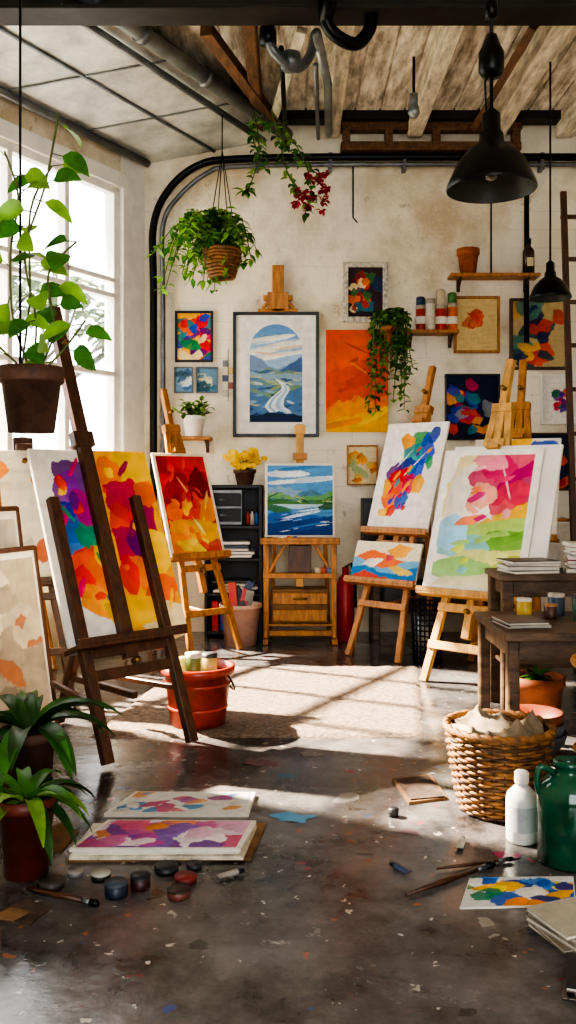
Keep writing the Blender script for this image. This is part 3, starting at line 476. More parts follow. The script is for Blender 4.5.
# ------------------------------------------------------------------ easels
def easel(name,loc,yaw,bw,Hh,lean,cans,wood,style='A',lw=.045,rear=None,apex=None,tray=True):
    b=B(name,(loc[0],loc[1],loc[2] if len(loc)>2 else 0),math.radians(yaw)); tn=math.tan(math.radians(lean)); cs=math.cos(math.radians(lean)); rx=Matrix.Rotation(-math.radians(lean),3,'X')
    pt=lambda x,z,off=0:Vector((x,z*tn+off*cs,z-off*math.sin(math.radians(lean)) ))
    front=-.035 if style=='H' else .03
    upn=rx@Vector((0,1,0))
    z0=cans[0][2]
    if style=='H':
        for s in(-1,1): b.bar(pt(s*bw/2,.012,front),pt(s*bw*.5,1.34,front),lw*1.1,lw,wood,upn)
        b.bar(pt(0,z0-.1,front),pt(0,Hh,front),lw*1.5,lw,wood,upn)
        b.bar(pt(-bw*.52,z0-.16,front),pt(bw*.52,z0-.16,front),lw*1.1,lw*.7,wood,upn); b.bar(pt(-bw*.52,z0-.05,front),pt(bw*.52,z0-.05,front),lw*1.2,lw*.7,wood,upn)
        ap=1.34; ry=ap*tn+(rear or .42)
        b.bar(pt(0,ap-.3,.03),(0,ry,.015),lw,lw*.9,wood); b.bar((0,.12,.3),(0,ry-.12,.3),lw*.7,lw*.7,wood)
        b.bar(pt(-bw*.5,1.32,.03),pt(bw*.5,1.32,.03),lw,lw*.6,wood,upn)
        for s in(-.5,.5): b.bar(pt(s*bw,.3,0),(s*bw*.6,ry-.2,.3),lw*.6,lw*.6,wood)
    else:
        ap=apex or Hh*.84
        for s in(-1,1): b.bar(pt(s*bw/2,.012,front),pt(s*.05,ap,front),lw,lw*.8,wood,upn)
        b.bar(pt(0,z0-.3,front),pt(0,Hh,front),lw*1.1,lw,wood,upn)
        xw=lambda z: bw/2+(.05-bw/2)*z/ap
        for z in(z0*.42,z0-.1): b.bar(pt(-xw(z)-.03,z,front-.02),pt(xw(z)+.03,z,front-.02),lw*1.1,lw*.6,wood,upn)
        ry=ap*tn+(rear or .4)
        b.bar(pt(0,ap-.06,.06),(0,ry,.015),lw,lw*.8,wood); b.bar(pt(0,z0*.42,.03),(0,ry*.82,z0*.42+.02),lw*.6,lw*.6,wood)
        b.box(pt(0,ap,front),(.16,.07,.07),wood,rx)
    for z in(z0-.12,Hh*.9): b.tube([pt(0,z,front-.02),pt(0,z,front-.07)],.018,BRASS,8)
    for k,(w,h,z,p,dx,off) in enumerate(cans):
        cc=z+h*cs/2; 
        b.box(pt(dx,cc,off+.0),(w,.022,h),CANV,rx,b=.003); b.pic(p,pt(dx,cc,off-.0125),w-.004,h-.004,rx)
        if tray and (k==0 or k==1 and z<cans[0][2]-.1):
            tw=w+.04 if style!='H' else bw+.16
            b.box(pt(dx if style!='H' else 0,z-.02,off-.015-(.03 if style=='H' else 0)),(tw,.1 if style!='H' else .16,.028),wood,rx); b.box(pt(dx if style!='H' else 0,z,off-.062-(.06 if style=='H' else 0)),(tw,.015,.035),wood,rx)
        if k==0: 
            zt=z+h*cs; b.box(pt(0,zt+.02,off-.01),(.11,.08,.035),wood,rx); b.box(pt(0,zt+.05,front),(.13,.06,.09),wood,rx)
    b.finish()
easel('artist_easel',(-.73,4.72),45,.54,2.47,22,[(.78,1.12,.58,p_e1(),.05,.0)],mat('easel_dark_wood','#54311c',.4,var=.4,scale=5,stretch=(6,6,1.2),bump=.08),'H',.052,.35)
easel('artist_easel',(-.58,7.5),40,.5,2.28,20,[(.56,.94,.80,p_e2(),0,0)],WOOD,'A',.05)
easel('artist_easel',(.66,7.25),-42,.5,2.46,20,[(.62,.98,1.02,p_e4(),0,0),(.66,.34,.60,p_e4b(),-.02,-.03)],WOOD,'A',.05,.15)
easel('artist_easel',(1.17,6.27),-40,.56,2.38,19,[(.80,1.1,.63,p_e5(),0,-.01),(.86,1.1,.66,P(.1,.1,'#f2efe8',.02),.1,.0)],WOODL,'A',.055)
easel('artist_easel',(1.68,7.0),-30,.55,2.45,12,[(.7,.8,1.0,abstract(.6,.8,'#e8e0d0',PAL1,12,33),0,0)],WOOD,'A',.05,.25)
easel('artist_easel',(-1.62,5.75),25,.5,1.75,15,[(.62,.9,.78,abstract(.6,.9,'#e4dfd2',['#e0d8c8','#e08a30','#c8c4bc','#c86a40','#efebe2'],10,21,size=.2),0,0)],WOODD,'A',.045)
# centre studio easel
b=B('studio_easel',(.107,8.0,0)); w=.30
for s in(-1,1):
    b.bar((s*w,.0,.05),(s*w,.0,.93),.05,.05,WOOD); b.bar((s*(w+.005),-.12,.03),(s*(w+.005),.38,.03),.05,.05,WOOD); b.bar((s*w*.9,.34,.05),(s*w*.75,.05,.9),.035,.035,WOOD)
    b.bar((s*w,-.1,.06),(s*w,-.0,.3),.03,.03,WOOD); b.bar((s*.28,-.0,.62),(s*.12,-.0,.9),.03,.03,WOOD)
b.box((0,0,.09),(.6,.05,.05),WOOD); b.box((0,0,.60),(.66,.06,.045),WOOD); b.box((0,-.02,.90),(.70,.14,.035),WOOD); b.box((0,-.085,.925),(.70,.02,.03),WOOD); b.box((0,.03,.75),(.2,.1,.24),WOODD)
b.box((0,.12,.33),(.5,.28,.30),CARD); b.box((0,-.03,.25),(.48,.02,.1),WOOD); b.box((0,-.03,.40),(.48,.02,.1),WOOD); b.tube([(-.06,-.05,.4),(.06,-.05,.4)],.01,BRASS); b.box((0,.12,.165),(.56,.3,.02),WOOD)
b.bar((0,.035,.5),(0,.09,1.95),.07,.04,WOODL); b.box((0,.03,1.66),(.13,.08,.06),WOOD); b.box((0,.06,1.9),(.1,.06,.08),WOODL)
rx=Matrix.Rotation(math.radians(-3),3,'X'); b.box((0,.015,1.27),(.62,.025,.66),CANV,rx); b.pic(p_lake(),(0,.0005,1.27),.58,.62,rx)
for i,c in enumerate(['e8e8e0','c83a2a','e8b83a','3a6ab8']): b.tube([(-.2+i*.03,-.05,.93),(-.12+i*.03,-.05,.95)],.008,col(c))
for i in range(3): b.lathe([(0,0),(.03,0),(.03,.05),(0,.05)],col(['c8b8a0','a84a2a','5a7aa0'][i]),(.16+i*.05,.0,.622),12)
b.finish()
# ------------------------------------------------------------------ buckets, rug, floor stuff
b=B('woven_rug'); RUG=mat('rug_weave','#948070',.95,var=.5,scale=38,bump=1.,stretch=(1,2.5,1))
q=[(-1.12,5.06),(.76,5.06),(1.0,6.95),(-.85,6.95)]; nx,ny=60,60; vs=[];fs=[]
for j in range(ny+1):
    for i in range(nx+1):
        u=i/nx;v=j/ny; x=(q[0][0]*(1-u)+q[1][0]*u)*(1-v)+(q[3][0]*(1-u)+q[2][0]*u)*v; y=5.06+1.89*v
        e=0 if i in(0,nx) or j in(0,ny) else 1; vs.append((x+R.uniform(-.004,.004),y+R.uniform(-.004,.004),.001+e*(.012+R.uniform(0,.008))))
for j in range(ny):
    for i in range(nx): fs.append((j*(nx+1)+i,j*(nx+1)+i+1,(j+1)*(nx+1)+i+1,(j+1)*(nx+1)+i))
b.add(vs,fs,RUG,True); b.finish()
b=B('paint_bucket',(-.53,5.3,.023)); pot(b,(0,0,0),.16,.205,.34,REDPOT,.04,False); b.lathe([(0,.02),(.15,.02),(.155,.03)],REDPOT)
b.lathe([(0,.26),(.18,.26)],col('b8a890')); 
for z in(.1,.24): r=.16+.045*z/.34; b.lathe([(r,z-.008),(r+.006,z),(r,z+.008)],REDPOT,seg=36)
b.tube([(.215*math.cos(a),.215*math.sin(a)*.9,.31-.13*math.sin((a+.6)/1.9*pi) if 0<(a+.6)<1.9 else .31) for a in [(-.6+1.9*k/14) for k in range(15)]],.006,BLACK)
for i,(x,y,c) in enumerate([(-.08,.0,'d8c870'),(0,.08,'c8c8c0'),(.07,-.02,'c8b060'),(-.02,-.09,'6a7a3a')]): jar(b,(x,y,.262),.045,.12+.015*i,col(c),col(['e8d860','a8a8a0','3a3a3c','d8d0c0'][i]))
b.finish()
b=B('plastic_bucket',(-.42,7.95,0)); pot(b,(0,0,0),.14,.18,.36,PINKB,.03,False); b.lathe([(0,.3),(.165,.3)],SOIL)
for i,c in enumerate(['b8282a','2a4ab8','8a8a80','c83a2a','1a2a5a','4a4a50']): b.bar((R.uniform(-.08,.08),R.uniform(-.08,.08),.28),(R.uniform(-.12,.12),R.uniform(-.05,.08),.46+R.uniform(0,.1)),.07,.05,col(c))
b.finish()
b=B('wire_waste_bin',(1.1,7.12,0)); 
for i in range(12): z=.02+i*.042; r=.105+.025*z/.5; b.tube([(r*math.cos(a*pi/12),r*math.sin(a*pi/12),z) for a in range(24)],.006,BLACK,5,closed=True)
for a in range(20): b.tube([(.105*math.cos(a*pi/10),.105*math.sin(a*pi/10),.0),(.13*math.cos(a*pi/10),.13*math.sin(a*pi/10),.49)],.006,BLACK,4)
b.lathe([(0,.01),(.1,.01),(.12,.4),(0,.4)],GREY,seg=24); b.finish()
b=B('red_gas_cylinder',(.52,8.15,0)); b.lathe([(0,0),(.075,0),(.08,.02),(.08,.5),(.06,.56),(.03,.6),(.03,.66),(0,.66)],col('a81a14'),seg=24); b.tube([(0,0,.66),(.05,-.02,.7),(.09,-.03,.55),(.09,-.03,.3)],.012,BLACK); b.finish()
# wicker basket
b=B('wicker_basket',(.93,3.97,0)); ns=28
rr=lambda z:.165+.065*(z/.36)**.8
for i in range(24):
    z=.012+i*.0148; pts=[]
    for a in range(ns*4): th=2*pi*a/(ns*4); r=rr(z)+.006*math.sin(th*ns/2+i*pi); pts.append((r*math.cos(th),r*math.sin(th),z))
    b.tube(pts,.0078,WICK if i%3 else WICKD,6,closed=True)
for a in range(ns): th=2*pi*(a+.5)/ns; b.tube([(rr(z)*math.cos(th),rr(z)*math.sin(th),z) for z in(.0,.12,.24,.37)],.005,WICKD,5)
for k in range(2): b.tube([((rr(.36)+.006*math.sin(th*14+k*pi))*math.cos(th),(rr(.36)+.006*math.sin(th*14+k*pi))*math.sin(th),.365+.007*math.cos(th*14+k*pi)) for th in [2*pi*a/112 for a in range(112)]],.013,WICK,7,closed=True)
b.lathe([(0,.01),(.16,.01),(.21,.3),(0,.3)],WICKD,seg=32)
# crumpled canvas rag: sharp ridged folds
n=64; vs=[];fs=[]
for j in range(n+1):
    for i in range(n+1):
        x=(i/n-.5)*.5;y=(j/n-.5)*.5; r=math.hypot(x,y); lim=.235 if (x<-.02 and y<.05) else .2; k=min(1,lim/max(r,.01)); x*=k;y*=k; r=math.hypot(x,y)
        w1=x+.03*math.sin(y*19);w2=y+.04*math.sin(x*15+1)
        f=(1-abs(math.sin(w1*14+w2*5)))**2*1.0+(1-abs(math.sin(w2*12-w1*9+1)))**2*.8+.25*(1-abs(math.sin(w1*31+w2*23)))**2
        vs.append((x,y,.34+.05*f-(.9*max(0,r-.17)**1.2)))
for j in range(n):
    for i in range(n): fs.append((j*(n+1)+i,j*(n+1)+i+1,(j+1)*(n+1)+i+1,(j+1)*(n+1)+i))
b.add(vs,fs,mat('canvas_rag','#82735f',.9,var=.35,scale=8,bump=.2),True); b.finish()
b=B('white_bottle',(.94,3.62,0)); b.lathe([(0,0),(.055,0),(.062,.008),(.062,.17),(.058,.19),(.035,.215),(.024,.225),(.024,.245)],mat('white_plastic','#c9c9c6',.3,var=.06,bump=0),seg=32); b.lathe([(.029,.235),(.029,.275),(.024,.28),(0,.28)],WHITE,seg=24); b.lathe([(.0628,.05),(.0628,.15)],col('a8acb0'),seg=32); b.finish()
b=B('green_glass_jug',(1.07,3.42,0)); GL=mat('green_glaze','#15533a',.1,var=.35,scale=6,bump=.0); b.lathe([(0,0),(.105,0),(.12,.015),(.122,.24),(.115,.29),(.085,.325),(.055,.34),(.052,.36),(.062,.368),(.062,.385),(.045,.39),(.04,.36)],GL,seg=40); b.tube(spl([(-.06,0,.34),(-.11,0,.36),(-.125,0,.31),(-.115,0,.26)],5),.012,GL); b.finish()
# floor paintings
def slab(b,q,z,t,m,p=None,marg=.03):
    q=[Vector((x,y,0)) for x,y in q]; lo=[v+Vector((0,0,z)) for v in q]; hi=[v+Vector((0,0,z+t)) for v in q]
    b.add(lo+hi,[(0,1,2,3),(4,5,6,7),(0,1,5,4),(1,2,6,5),(2,3,7,6),(3,0,4,7)],m)
    if p:
        I=p.done(); ny,nx=I.shape[:2]; vs=[]
        for j in range(ny):
            for i in range(nx):
                u=marg+(1-2*marg)*i/(nx-1);v=marg+(1-2*marg)*j/(ny-1); vs.append((q[0]*(1-u)+q[1]*u)*(1-v)+(q[3]*(1-u)+q[2]*u)*v+Vector((0,0,z+t+.0015)))
        b.add(vs,[(j*nx+i,j*nx+i+1,(j+1)*nx+i+1,(j+1)*nx+i) for j in range(ny-1) for i in range(nx-1)],paintmat(),False,I.reshape(-1,3))
b=B('canvas_stack')
slab(b,[(-.84,3.41),(-.14,3.43),(-.09,3.78),(-.77,3.76)],.0,.010,CARD); slab(b,[(-.83,3.41),(-.17,3.41),(-.13,3.72),(-.8,3.72)],.010,.014,WOODG); slab(b,[(-.82,3.42),(-.19,3.43),(-.15,3.69),(-.8,3.70)],.025,.014,PAPER)
slab(b,[(-.83,3.41),(-.18,3.41),(-.13,3.69),(-.74,3.70)],.040,.014,CANV,abstract(.65,.34,'#dccad4',['#b85a9a','#d8b0c8','#7a4a98','#d06a8a','#ecdce0','#d8905a','#8468b0','#c06a9a','#e8e0e4'],34,31,cell=.005,size=.5,spread=.48))
b.finish()
b=B('watercolor_painting'); slab(b,[(-.79,3.87),(-.17,3.87),(-.15,4.13),(-.70,4.14)],0,.018,CANV,abstract(.6,.28,'#dedeDA',['#5a90b8','#d8d8d4','#c87a8a','#e0ddd8','#d09a6a','#5a98c8','#b85a80','#a86a98'],22,32,cell=.005,size=.35,spread=.44)); b.finish()
b=B('cardboard_scrap'); slab(b,[(-1.05,3.55),(-.88,3.5),(-.86,3.7),(-.96,3.8)],0,.006,CARD); b.finish()
b=B('cardboard_scrap'); DP=mat('dark_paper','#4a3a30',.8,var=.5,scale=14); slab(b,[(.54,4.02),(.72,4.08),(.70,4.4),(.5,4.34)],0,.012,CARD); slab(b,[(.55,4.04),(.71,4.08),(.68,4.37),(.52,4.31)],.012,.006,DP); b.finish()
b=B('cardboard_scrap'); slab(b,[(-1.0,2.98),(-.84,2.92),(-.8,3.04),(-.9,3.1)],0,.008,DP); slab(b,[(-.98,2.96),(-.9,2.94),(-.86,3.0),(-.93,3.03)],.008,.005,CARD); b.finish()
def jarobj(x,y,r,h,c,l): b=B('paint_jar',(x,y,0)); jar(b,(0,0,0),r,h,col(c),col(l)); b.finish()
for a in[(-.68,3.27,.036,.025,'1a1a1c','b0aca4'),(-.60,3.14,.04,.05,'182438','3c4854'),(-.525,3.2,.036,.045,'3a1418','1c1c22'),(-.45,3.33,.045,.025,'1c1c20','16161c'),(-.37,3.25,.042,.022,'5a1818','781a1a'),(-.38,3.13,.04,.03,'6a3a30','2c1c1a'),(-.35,3.36,.03,.02,'2a2a2c','1a1a1c'),(.455,3.88,.022,.035,'121318','1a1c22'),(-.84,3.2,.045,.03,'2c2622','3a3430'),(-.78,3.3,.03,.02,'6a6a68','8a867c')]: jarobj(*a)
def brush(b,p0,p1,r=.006,m=WOODD):
    p0=Vector(p0);p1=Vector(p1); d=p1-p0; b.tube([p0,p0+d*.4,p0+d*.78],[r*.6,r*1.1,r*.9],m,8); b.tube([p0+d*.78,p0+d*.88],r*1.1,GREY,8); b.tube([p0+d*.88,p0+d*.95,p1],[r*1.2,r*1.5,r*.3],BLACK,8)
for p0,p1,r,m in[((-.92,3.17,.013),(-.64,3.05,.013),.010,WOODD),((.41,3.12,.012),(.78,3.38,.012),.010,WOODD),((.55,3.33,.012),(.86,3.42,.012),.007,WOODD)]: b=B('paint_brush'); brush(b,p0,p1,r,m); b.finish()
def ptube(x,y,a,c,L=.11):
    b=B('paint_tube',(x,y,.014),a); b.add([(-L/2,-.018,-.001),(-L/2,.018,-.001),(-L/2,.018,.001),(-L/2,-.018,.001)],[(0,1,2,3)],GREY)
    n=12; vs=[];fs=[]
    for k in range(6):
        t=k/5; rx=.018*(1-t)+.013*t; rz=.0015*(1-t)+.013*t
        for j in range(n): q=2*pi*j/n; vs.append((-L/2+t*L,rx*math.cos(q),rz*math.sin(q)))
    for k in range(5):
        for j in range(n): fs.append((k*n+j,k*n+(j+1)%n,(k+1)*n+(j+1)%n,(k+1)*n+j))
    b.add(vs,fs,col(c),True); b.tube([(L/2,0,0),(L/2+.008,0,0),(L/2+.009,0,0),(L/2+.024,0,0)],[.013,.007,.008,.008],BLACK,10); b.finish()
for a in[(-.22,3.28,.5,'8c8882',.08),(.42,3.32,2.2,'3a4a6a',.07),(.86,3.0,.2,'7a2a3a',.09),(.68,3.55,1.2,'a8a49c',.08)]: ptube(*a)
b=B('paint_palette'); slab(b,[(.58,3.04),(.98,3.06),(1.04,3.28),(.66,3.27)],0,.006,PAPER,abstract(.4,.24,'#cfd0cc',['#1f5ab0','#f0b81a','#3a80c8','#e8d04a','#1a7a5a','#f09414','#e8e8e4','#0f3988'],34,41,cell=.004,size=.4,spread=.48),.01); b.finish()
b=B('paint_puddle'); 
for cx,cy,r,c in[(0.02,3.86,.085,'5898c0'),(.84,3.47,.05,'983a60'),(-.12,4.6,.09,'6a4a50'),(.0,4.4,.05,'4a6a80'),(.12,4.75,.06,'787068'),(.3,3.5,.03,'68645c'),(.5,3.7,.04,'5a4a50')]:
    pts=[(cx+r*(1+.25*math.sin(3*a*pi/16+cx*9)+.12*math.sin(7*a*pi/16+cy*5))*math.cos(a*pi/16),cy+r*(.7+.2*math.cos(2*a*pi/16+1)+.1*math.sin(5*a*pi/16))*math.sin(a*pi/16),.003) for a in range(32)]; b.add([(cx,cy,.004)]+pts,[(0,1+i,1+(i+1)%32) for i in range(32)],col(c,.25))
b.finish()
def books(name,loc,yaw,n,w,d,t=(.01,.03),pal=('d8d0c0','b8a890','3a4a5a','e0d8c8','6a4a3a','c8c0b0','8a3a3a','46505c'),seed=1):
    b=B(name,loc,math.radians(yaw)); r=random.Random(seed); z=0
    for i in range(n):
        th=r.uniform(*t); k=Matrix.Rotation(r.uniform(-.15,.15),3,'Z'); ww=w*r.uniform(.8,1); dd=d*r.uniform(.8,1); o=(r.uniform(-.01,.01),r.uniform(-.01,.01),z+th/2)
        b.box(o,(ww,dd,th*.7),PAPER,k,.001); b.box((o[0],o[1],z+th-.0015),(ww+.008,dd+.008,.003),col(r.choice(pal)),k,.001); b.box((o[0],o[1],z+.002),(ww+.008,dd+.008,.003),col(r.choice(pal)),k,.001); z+=th
    b.finish()
books('magazine_stack',(.90,2.86,0),20,5,.2,.24,(.01,.018),('9a9282','8a8070','b0a898','a8a090'),seed=3)
books('magazine_stack',(.90,2.56,0),-15,4,.22,.22,(.008,.014),('3a2a24','6a6058','2a2a2c'),seed=4)
books('magazine_stack',(1.14,3.12,0),10,3,.12,.14,(.01,.018),('3a2a24','987a50','2a2a2c'),seed=6)
books('book_pile',(-.99,2.76,0),10,2,.2,.16,(.01,.016),('44301f','3a2a20'),seed=5)
# ------------------------------------------------------------------ tables
def table(name,x0,x1,y0,y1,z,m,lw=.06,shelf=None):
    b=B(name,((x0+x1)/2,(y0+y1)/2,0)); w=x1-x0;d=y1-y0; b.box((0,0,z-.02),(w,d,.04),m,b=.006); 
    for s in(-1,1):
        b.box((0,s*(d/2-.06),z-.09),(w-.1,.025,.1),m); b.box((s*(w/2-.06),0,z-.09),(.025,d-.1,.1),m)
        for t in(-1,1): b.box((s*(w/2-.05),t*(d/2-.05),(z-.04)/2),(lw,lw,z-.04),m,b=.008)
    if shelf: b.box((0,0,shelf),(w-.1,d-.1,.025),m)
    b.finish()
table('work_table',1.06,2.2,4.4,5.15,.70,TABLEW); table('side_table',1.30,2.3,5.5,5.95,.87,TABLEW,.07,.3)
books('book_stack',(1.52,5.68,.871),5,4,.36,.26,(.015,.03),('b8b0a0','3a3a3c','6a4a3a','c8c0b0'),seed=8); books('book_stack',(1.85,5.7,.871),-10,7,.2,.24,(.02,.035),seed=9)
books('sketchbook_stack',(1.2,4.65,.701),8,3,.24,.28,(.008,.014),('b0aca0','989488','5a5048'),seed=10)
b=B('paint_jar_set',(1.46,4.85,.701))
for x,y,r,h,c,l in[(-.16,.1,.04,.1,'b8982a','c8c0b0'),(-.04,.02,.035,.08,'4a2a1a','a87a50'),(.03,.15,.045,.12,'2a3a4a','a8a090'),(.09,-.05,.03,.14,'1a4a38','1a1a1c'),(.2,.05,.04,.1,'982a1a','c8c0b0')]: jar(b,(x,y,0),r,h,col(c),col(l))
for i in range(6): brush(b,(.2,.05,.08),(.2+R.uniform(-.08,.08),.05+R.uniform(-.05,.05),.3),.004,WOOD)
b.finish()
b=B('flower_pot',(1.47,5.3,0)); pot(b,(0,0,0),.12,.15,.3,TERRA,.05)
for i in range(26): b.leaf((0,0,.28),rnd_dir(R,.8),R.uniform(.08,.14),.04,R.choice([LEAF,LEAFD]),.8)
b.finish()
b=B('stacked_bowls',(1.3,4.75,0))
for i,(r,c) in enumerate([(.17,'3a4248'),(.16,'5a6064'),(.15,'7a3a24')]): b.lathe([(0,0),(r*.5,0),(r*.9,.07),(r,.13),(r*.95,.13),(r*.5,.02)],col(c),(0,0,.05*i),32)
b.finish()
b=B('wooden_stool',(1.42,4.0,0)); b.lathe([(0,.62),(.15,.62),(.16,.64),(.15,.66),(0,.66)],WOOD)
for a in range(4): th=a*pi/2+.5; b.tube(spl([(.1*math.cos(th),.1*math.sin(th),.62),(.13*math.cos(th),.13*math.sin(th),.3),(.2*math.cos(th),.2*math.sin(th),.01)],5),.016,WOOD)
b.tube([(.14*math.cos(a*pi/12),.14*math.sin(a*pi/12),.25) for a in range(24)],.01,WOOD,6,closed=True); b.finish()
# ------------------------------------------------------------------ back clutter
b=B('storage_cabinet',(-.5,8.4,0)); DK=mat('cabinet_dark','#22252a',.5,.2,var=.3)
b.box((0,.16,.7),(.5,.02,1.4),DK)
for s in(-1,1): b.box((s*.25,0,.7),(.03,.34,1.4),DK)
for z in(.05,.4,.72,1.02,1.39): b.box((0,0,z),(.5,.34,.03),DK)
b.box((-.08,-.16,1.2),(.32,.03,.32),GREY); b.box((-.08,-.18,1.13),(.30,.02,.12),BLACK); b.box((-.08,-.18,1.27),(.30,.02,.12),BLACK)
for z in(1.13,1.27): b.tube([(-.12,-.2,z),(-.04,-.2,z)],.008,GREY)
for i in range(4): b.box((R.uniform(-.06,.06),-.02,.43+.0+i*.028),(.34+R.uniform(-.06,.03),.28,.022),R.choice([PAPER,col('a8a090'),col('3a3a3c')]))
for i in range(5): b.box((-.0+R.uniform(-.05,.05),-.02,.75+i*.03),(.36+R.uniform(-.06,.03),.28,.024),R.choice([PAPER,col('c8c0b0'),col('3a4a5a'),WHITE]))
for i in range(5): b.box((-.17+i*.08,-.02,.2),(.06,.25,.28-.02*i),R.choice([col('2a4ab8'),col('b8282a'),col('3a3a3c'),col('5a5850')]))
for i in range(3): jar(b,(.13+.04*i,-.1,1.04),.02,.14,col(['a83a2a','c8c0b0','2a5a9a'][i]),BLACK,1)
b.finish()
b=B('daffodil_pot',(-.40,8.32,1.408)); pot(b,(0,0,0),.07,.1,.14,BROWNPOT,.03); YEL=mat('daffodil_yellow',(1.0,.72,.03),.6,var=.02,trans=.35)
for i in range(60):
    d=rnd_dir(R,.7); p=Vector((0,0,.14))+Vector((d.x,d.y*.6-.15,d.z))*R.uniform(.1,.2); b.tube([(0,0,.12),p],.003,STEM,4)
    for k in range(7): dd=rnd_dir(R,.3); b.leaf(p,dd,.05,.05,YEL,.1,n=3,up=(0,-1,.6))
    if i%4==0: b.leaf((0,0,.12),rnd_dir(R,.4),.13,.02,LEAF,.6,n=3)
b.finish()
table('workbench',.75,2.8,8.12,8.55,.88,TABLEW,.07,.25)
b=B('paint_supplies',(0,8.3,.881))
r=random.Random(12); x=1.05
while x<2.7:
    k=r.random(); h=r.uniform(.08,.3); c=r.choice(['a83a2a','3a4a6a','c8b060','2a2a2c','5a6a5a','d8d0c0','e07a2a','4a3a30','2a6a8a','8a8a88'])
    if k<.5: jar(b,(x,r.uniform(-.12,.1),0),r.uniform(.03,.055),h,col(c),col('b8b0a0'),r.random()<.4)
    else: b.box((x,.03,h/2),(.12,.2,h),col(c),Matrix.Rotation(r.uniform(-.3,.3),3,'Z'))
    x+=r.uniform(.11,.17)
b.finish()
b=B('storage_boxes',(0,8.33,.264)); x=1.0
while x<2.6:
    h=r.uniform(.2,.42); b.box((x,0,h/2),(.25,.3,h),r.choice([CARD,col('2a2c30'),col('46505c'),col('5a4434'),WOODD])); x+=.29
b.finish()
b=B('desk_cabinet',(.84,8.36,.881)); b.box((-.0,.08,.2),(.3,.24,.4),col('2a2c30')); b.box((-.0,-.05,.2),(.26,.02,.3),col('3c4450')); b.finish()
def lean_c(x,y,w,h,yaw,ln,c,edge=WOOD,T=None,p=None):
    b=B('leaning_canvas',(x,y,0),math.radians(yaw)) if T is None else B('leaning_canvas')
    b.T=(T if T is not None else Matrix.Identity(4))@Matrix.Rotation(-math.radians(ln),4,'X'); b.box((0,0,h/2+.01),(w,.03,h),CANV); b.box((0,-.018,h/2+.01),(w*.94,.006,h*.95),c)
    if p: b.pic(p,(0,-.024,h/2+.01),w*.88,h*.9)
    for s in(-1,1): b.box((s*(w/2),0,h/2+.01),(.03,.045,h+.02),edge)
    b.box((0,0,h+.01),(w,.045,.03),edge); b.finish()
lean_c(2.45,7.75,.7,1.1,-30,10,col('d8d0c0')); lean_c(2.6,6.75,.6,1.3,-60,8,col('8a7a68'))
AL=lambda s,bg,pal:abstract(.64,1.0,bg,pal,22,s,cell=.008,size=.25,spread=.45)
lean_c(-1.50,4.95,.72,1.05,68,9,PAPER,WOODD,None,AL(61,'#b8ac98',['#c8bca8','#a89c8c','#d8ccb4','#b87a5a','#988c7c','#cfc4b0'])); lean_c(-1.62,5.02,.74,1.28,68,8,PAPER,WOODD,None,AL(62,'#d8d0c0',['#c8c0b0','#e8c890','#b8b0a8'])); lean_c(-1.76,5.08,.74,1.48,68,7,PAPER,WOOD,None,AL(63,'#b8a890',['#c8b8a0','#d08a50','#988878']))
for i,(x,w,h,ln) in enumerate([(1.2,.7,.95,14),(2.1,.8,1.15,14)]): lean_c(0,0,w,h,0,ln,[PAPER,col('d8c8b0')][i],WOOD,LM@Matrix.Translation((x,-.5,0)))
b=B('wooden_ladder',(2.5,7.15,0)) 
for s in(-1,1): b.bar((s*.2,0,.01),(s*.16,.5,3.9),.05,.035,WOODD)
for k in range(10): z=.35+k*.37; b.bar((-.19,z*.13,z),(.19,z*.13,z),.035,.03,WOODD)
b.finish()
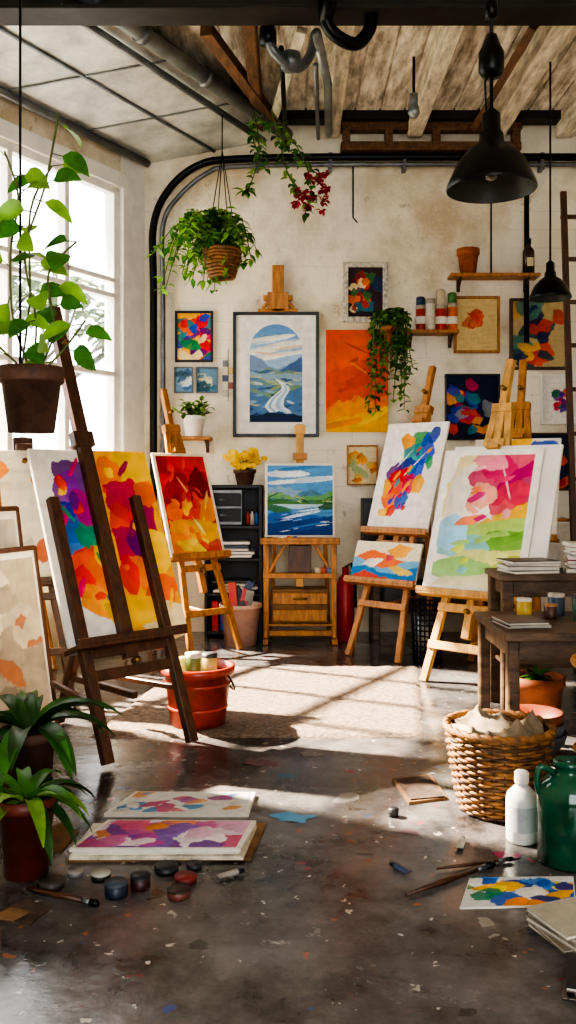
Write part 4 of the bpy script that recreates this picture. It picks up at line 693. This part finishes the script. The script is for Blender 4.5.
# ------------------------------------------------------------------ outside
BARK=mat('tree_bark','#5b5a52',.9,var=.3); HAZE=mat('bush_foliage','#6d7a60',.8,var=.4,trans=.4)
b=B('garden_tree',(-7.5,11.5,-1)); r=random.Random(5)
def branch(p,d,L,rad,dep):
    q=p+d*L; b.tube([p,p+d*L*.5+Vector((r.uniform(-.05,.05),0,0))*L,q],[rad,rad*.85,rad*.7],BARK,6)
    if dep==0:
        for k in range(14): b.leaf(q+Vector((r.uniform(-.3,.3),r.uniform(-.3,.3),r.uniform(-.3,.3))),rnd_dir(r),.24,.16,HAZE,.3,n=3)
        return
    for k in range(3): nd=(d+Vector((r.uniform(-.8,.8),r.uniform(-.8,.8),r.uniform(-.2,.6)))).normalized(); branch(q,nd,L*.72,rad*.6,dep-1)
branch(Vector((0,0,0)),Vector((0,0,1)),2.2,.16,4); branch(Vector((2.5,1.5,0)),Vector((.1,0,1)),2.0,.13,4); branch(Vector((1.2,2.5,0)),Vector((0,0,1)),1.6,.12,4); b.finish()
b=B('ground_outside'); b.box((-12,8,-.6),(16.5,24,.2),mat('outdoor_ground','#8f928a',.9,var=.2)); b.finish()
# ------------------------------------------------------------------ light
w=bpy.data.worlds.new('world'); bpy.context.scene.world=w; w.use_nodes=True; bg=w.node_tree.nodes['Background']; bg.inputs[0].default_value=(.94,.96,1,1); bg.inputs[1].default_value=4.6
sd=bpy.data.lights.new('sun','SUN'); sd.energy=44; sd.angle=math.radians(1.4); sd.color=(1,.86,.66); so=bpy.data.objects.new('sun',sd); bpy.context.scene.collection.objects.link(so)
so.rotation_euler=Vector((2.46,-1.22,-2.3)).to_track_quat('-Z','Y').to_euler(); so.location=(-8,12,9)
# added fill light behind the camera, set in the unseen wall's assumed opening
ad=bpy.data.lights.new('front_fill','AREA'); ad.shape='RECTANGLE'; ad.size=2.8; ad.size_y=3.4; ad.energy=80; ad.color=(.97,.97,1); ao=bpy.data.objects.new('front_fill',ad); bpy.context.scene.collection.objects.link(ao); ao.location=(.45,-2.75,2.5); ao.rotation_euler=(pi/2,0,0)
# ------------------------------------------------------------------ camera
cd=bpy.data.cameras.new('camera'); co=bpy.data.objects.new('camera',cd); bpy.context.scene.collection.objects.link(co)
cd.sensor_fit='VERTICAL'; cd.sensor_height=36; cd.sensor_width=36; cd.lens=900/1024*36; cd.shift_y=-32/1024; co.location=(0,0,1.45); co.rotation_euler=(pi/2,0,0); cd.clip_start=.05
bpy.context.scene.camera=co
vs=bpy.context.scene.view_settings; vs.view_transform='AgX'
try: vs.look='AgX - High Contrast'
except Exception as e: print(e)
vs.exposure=.42
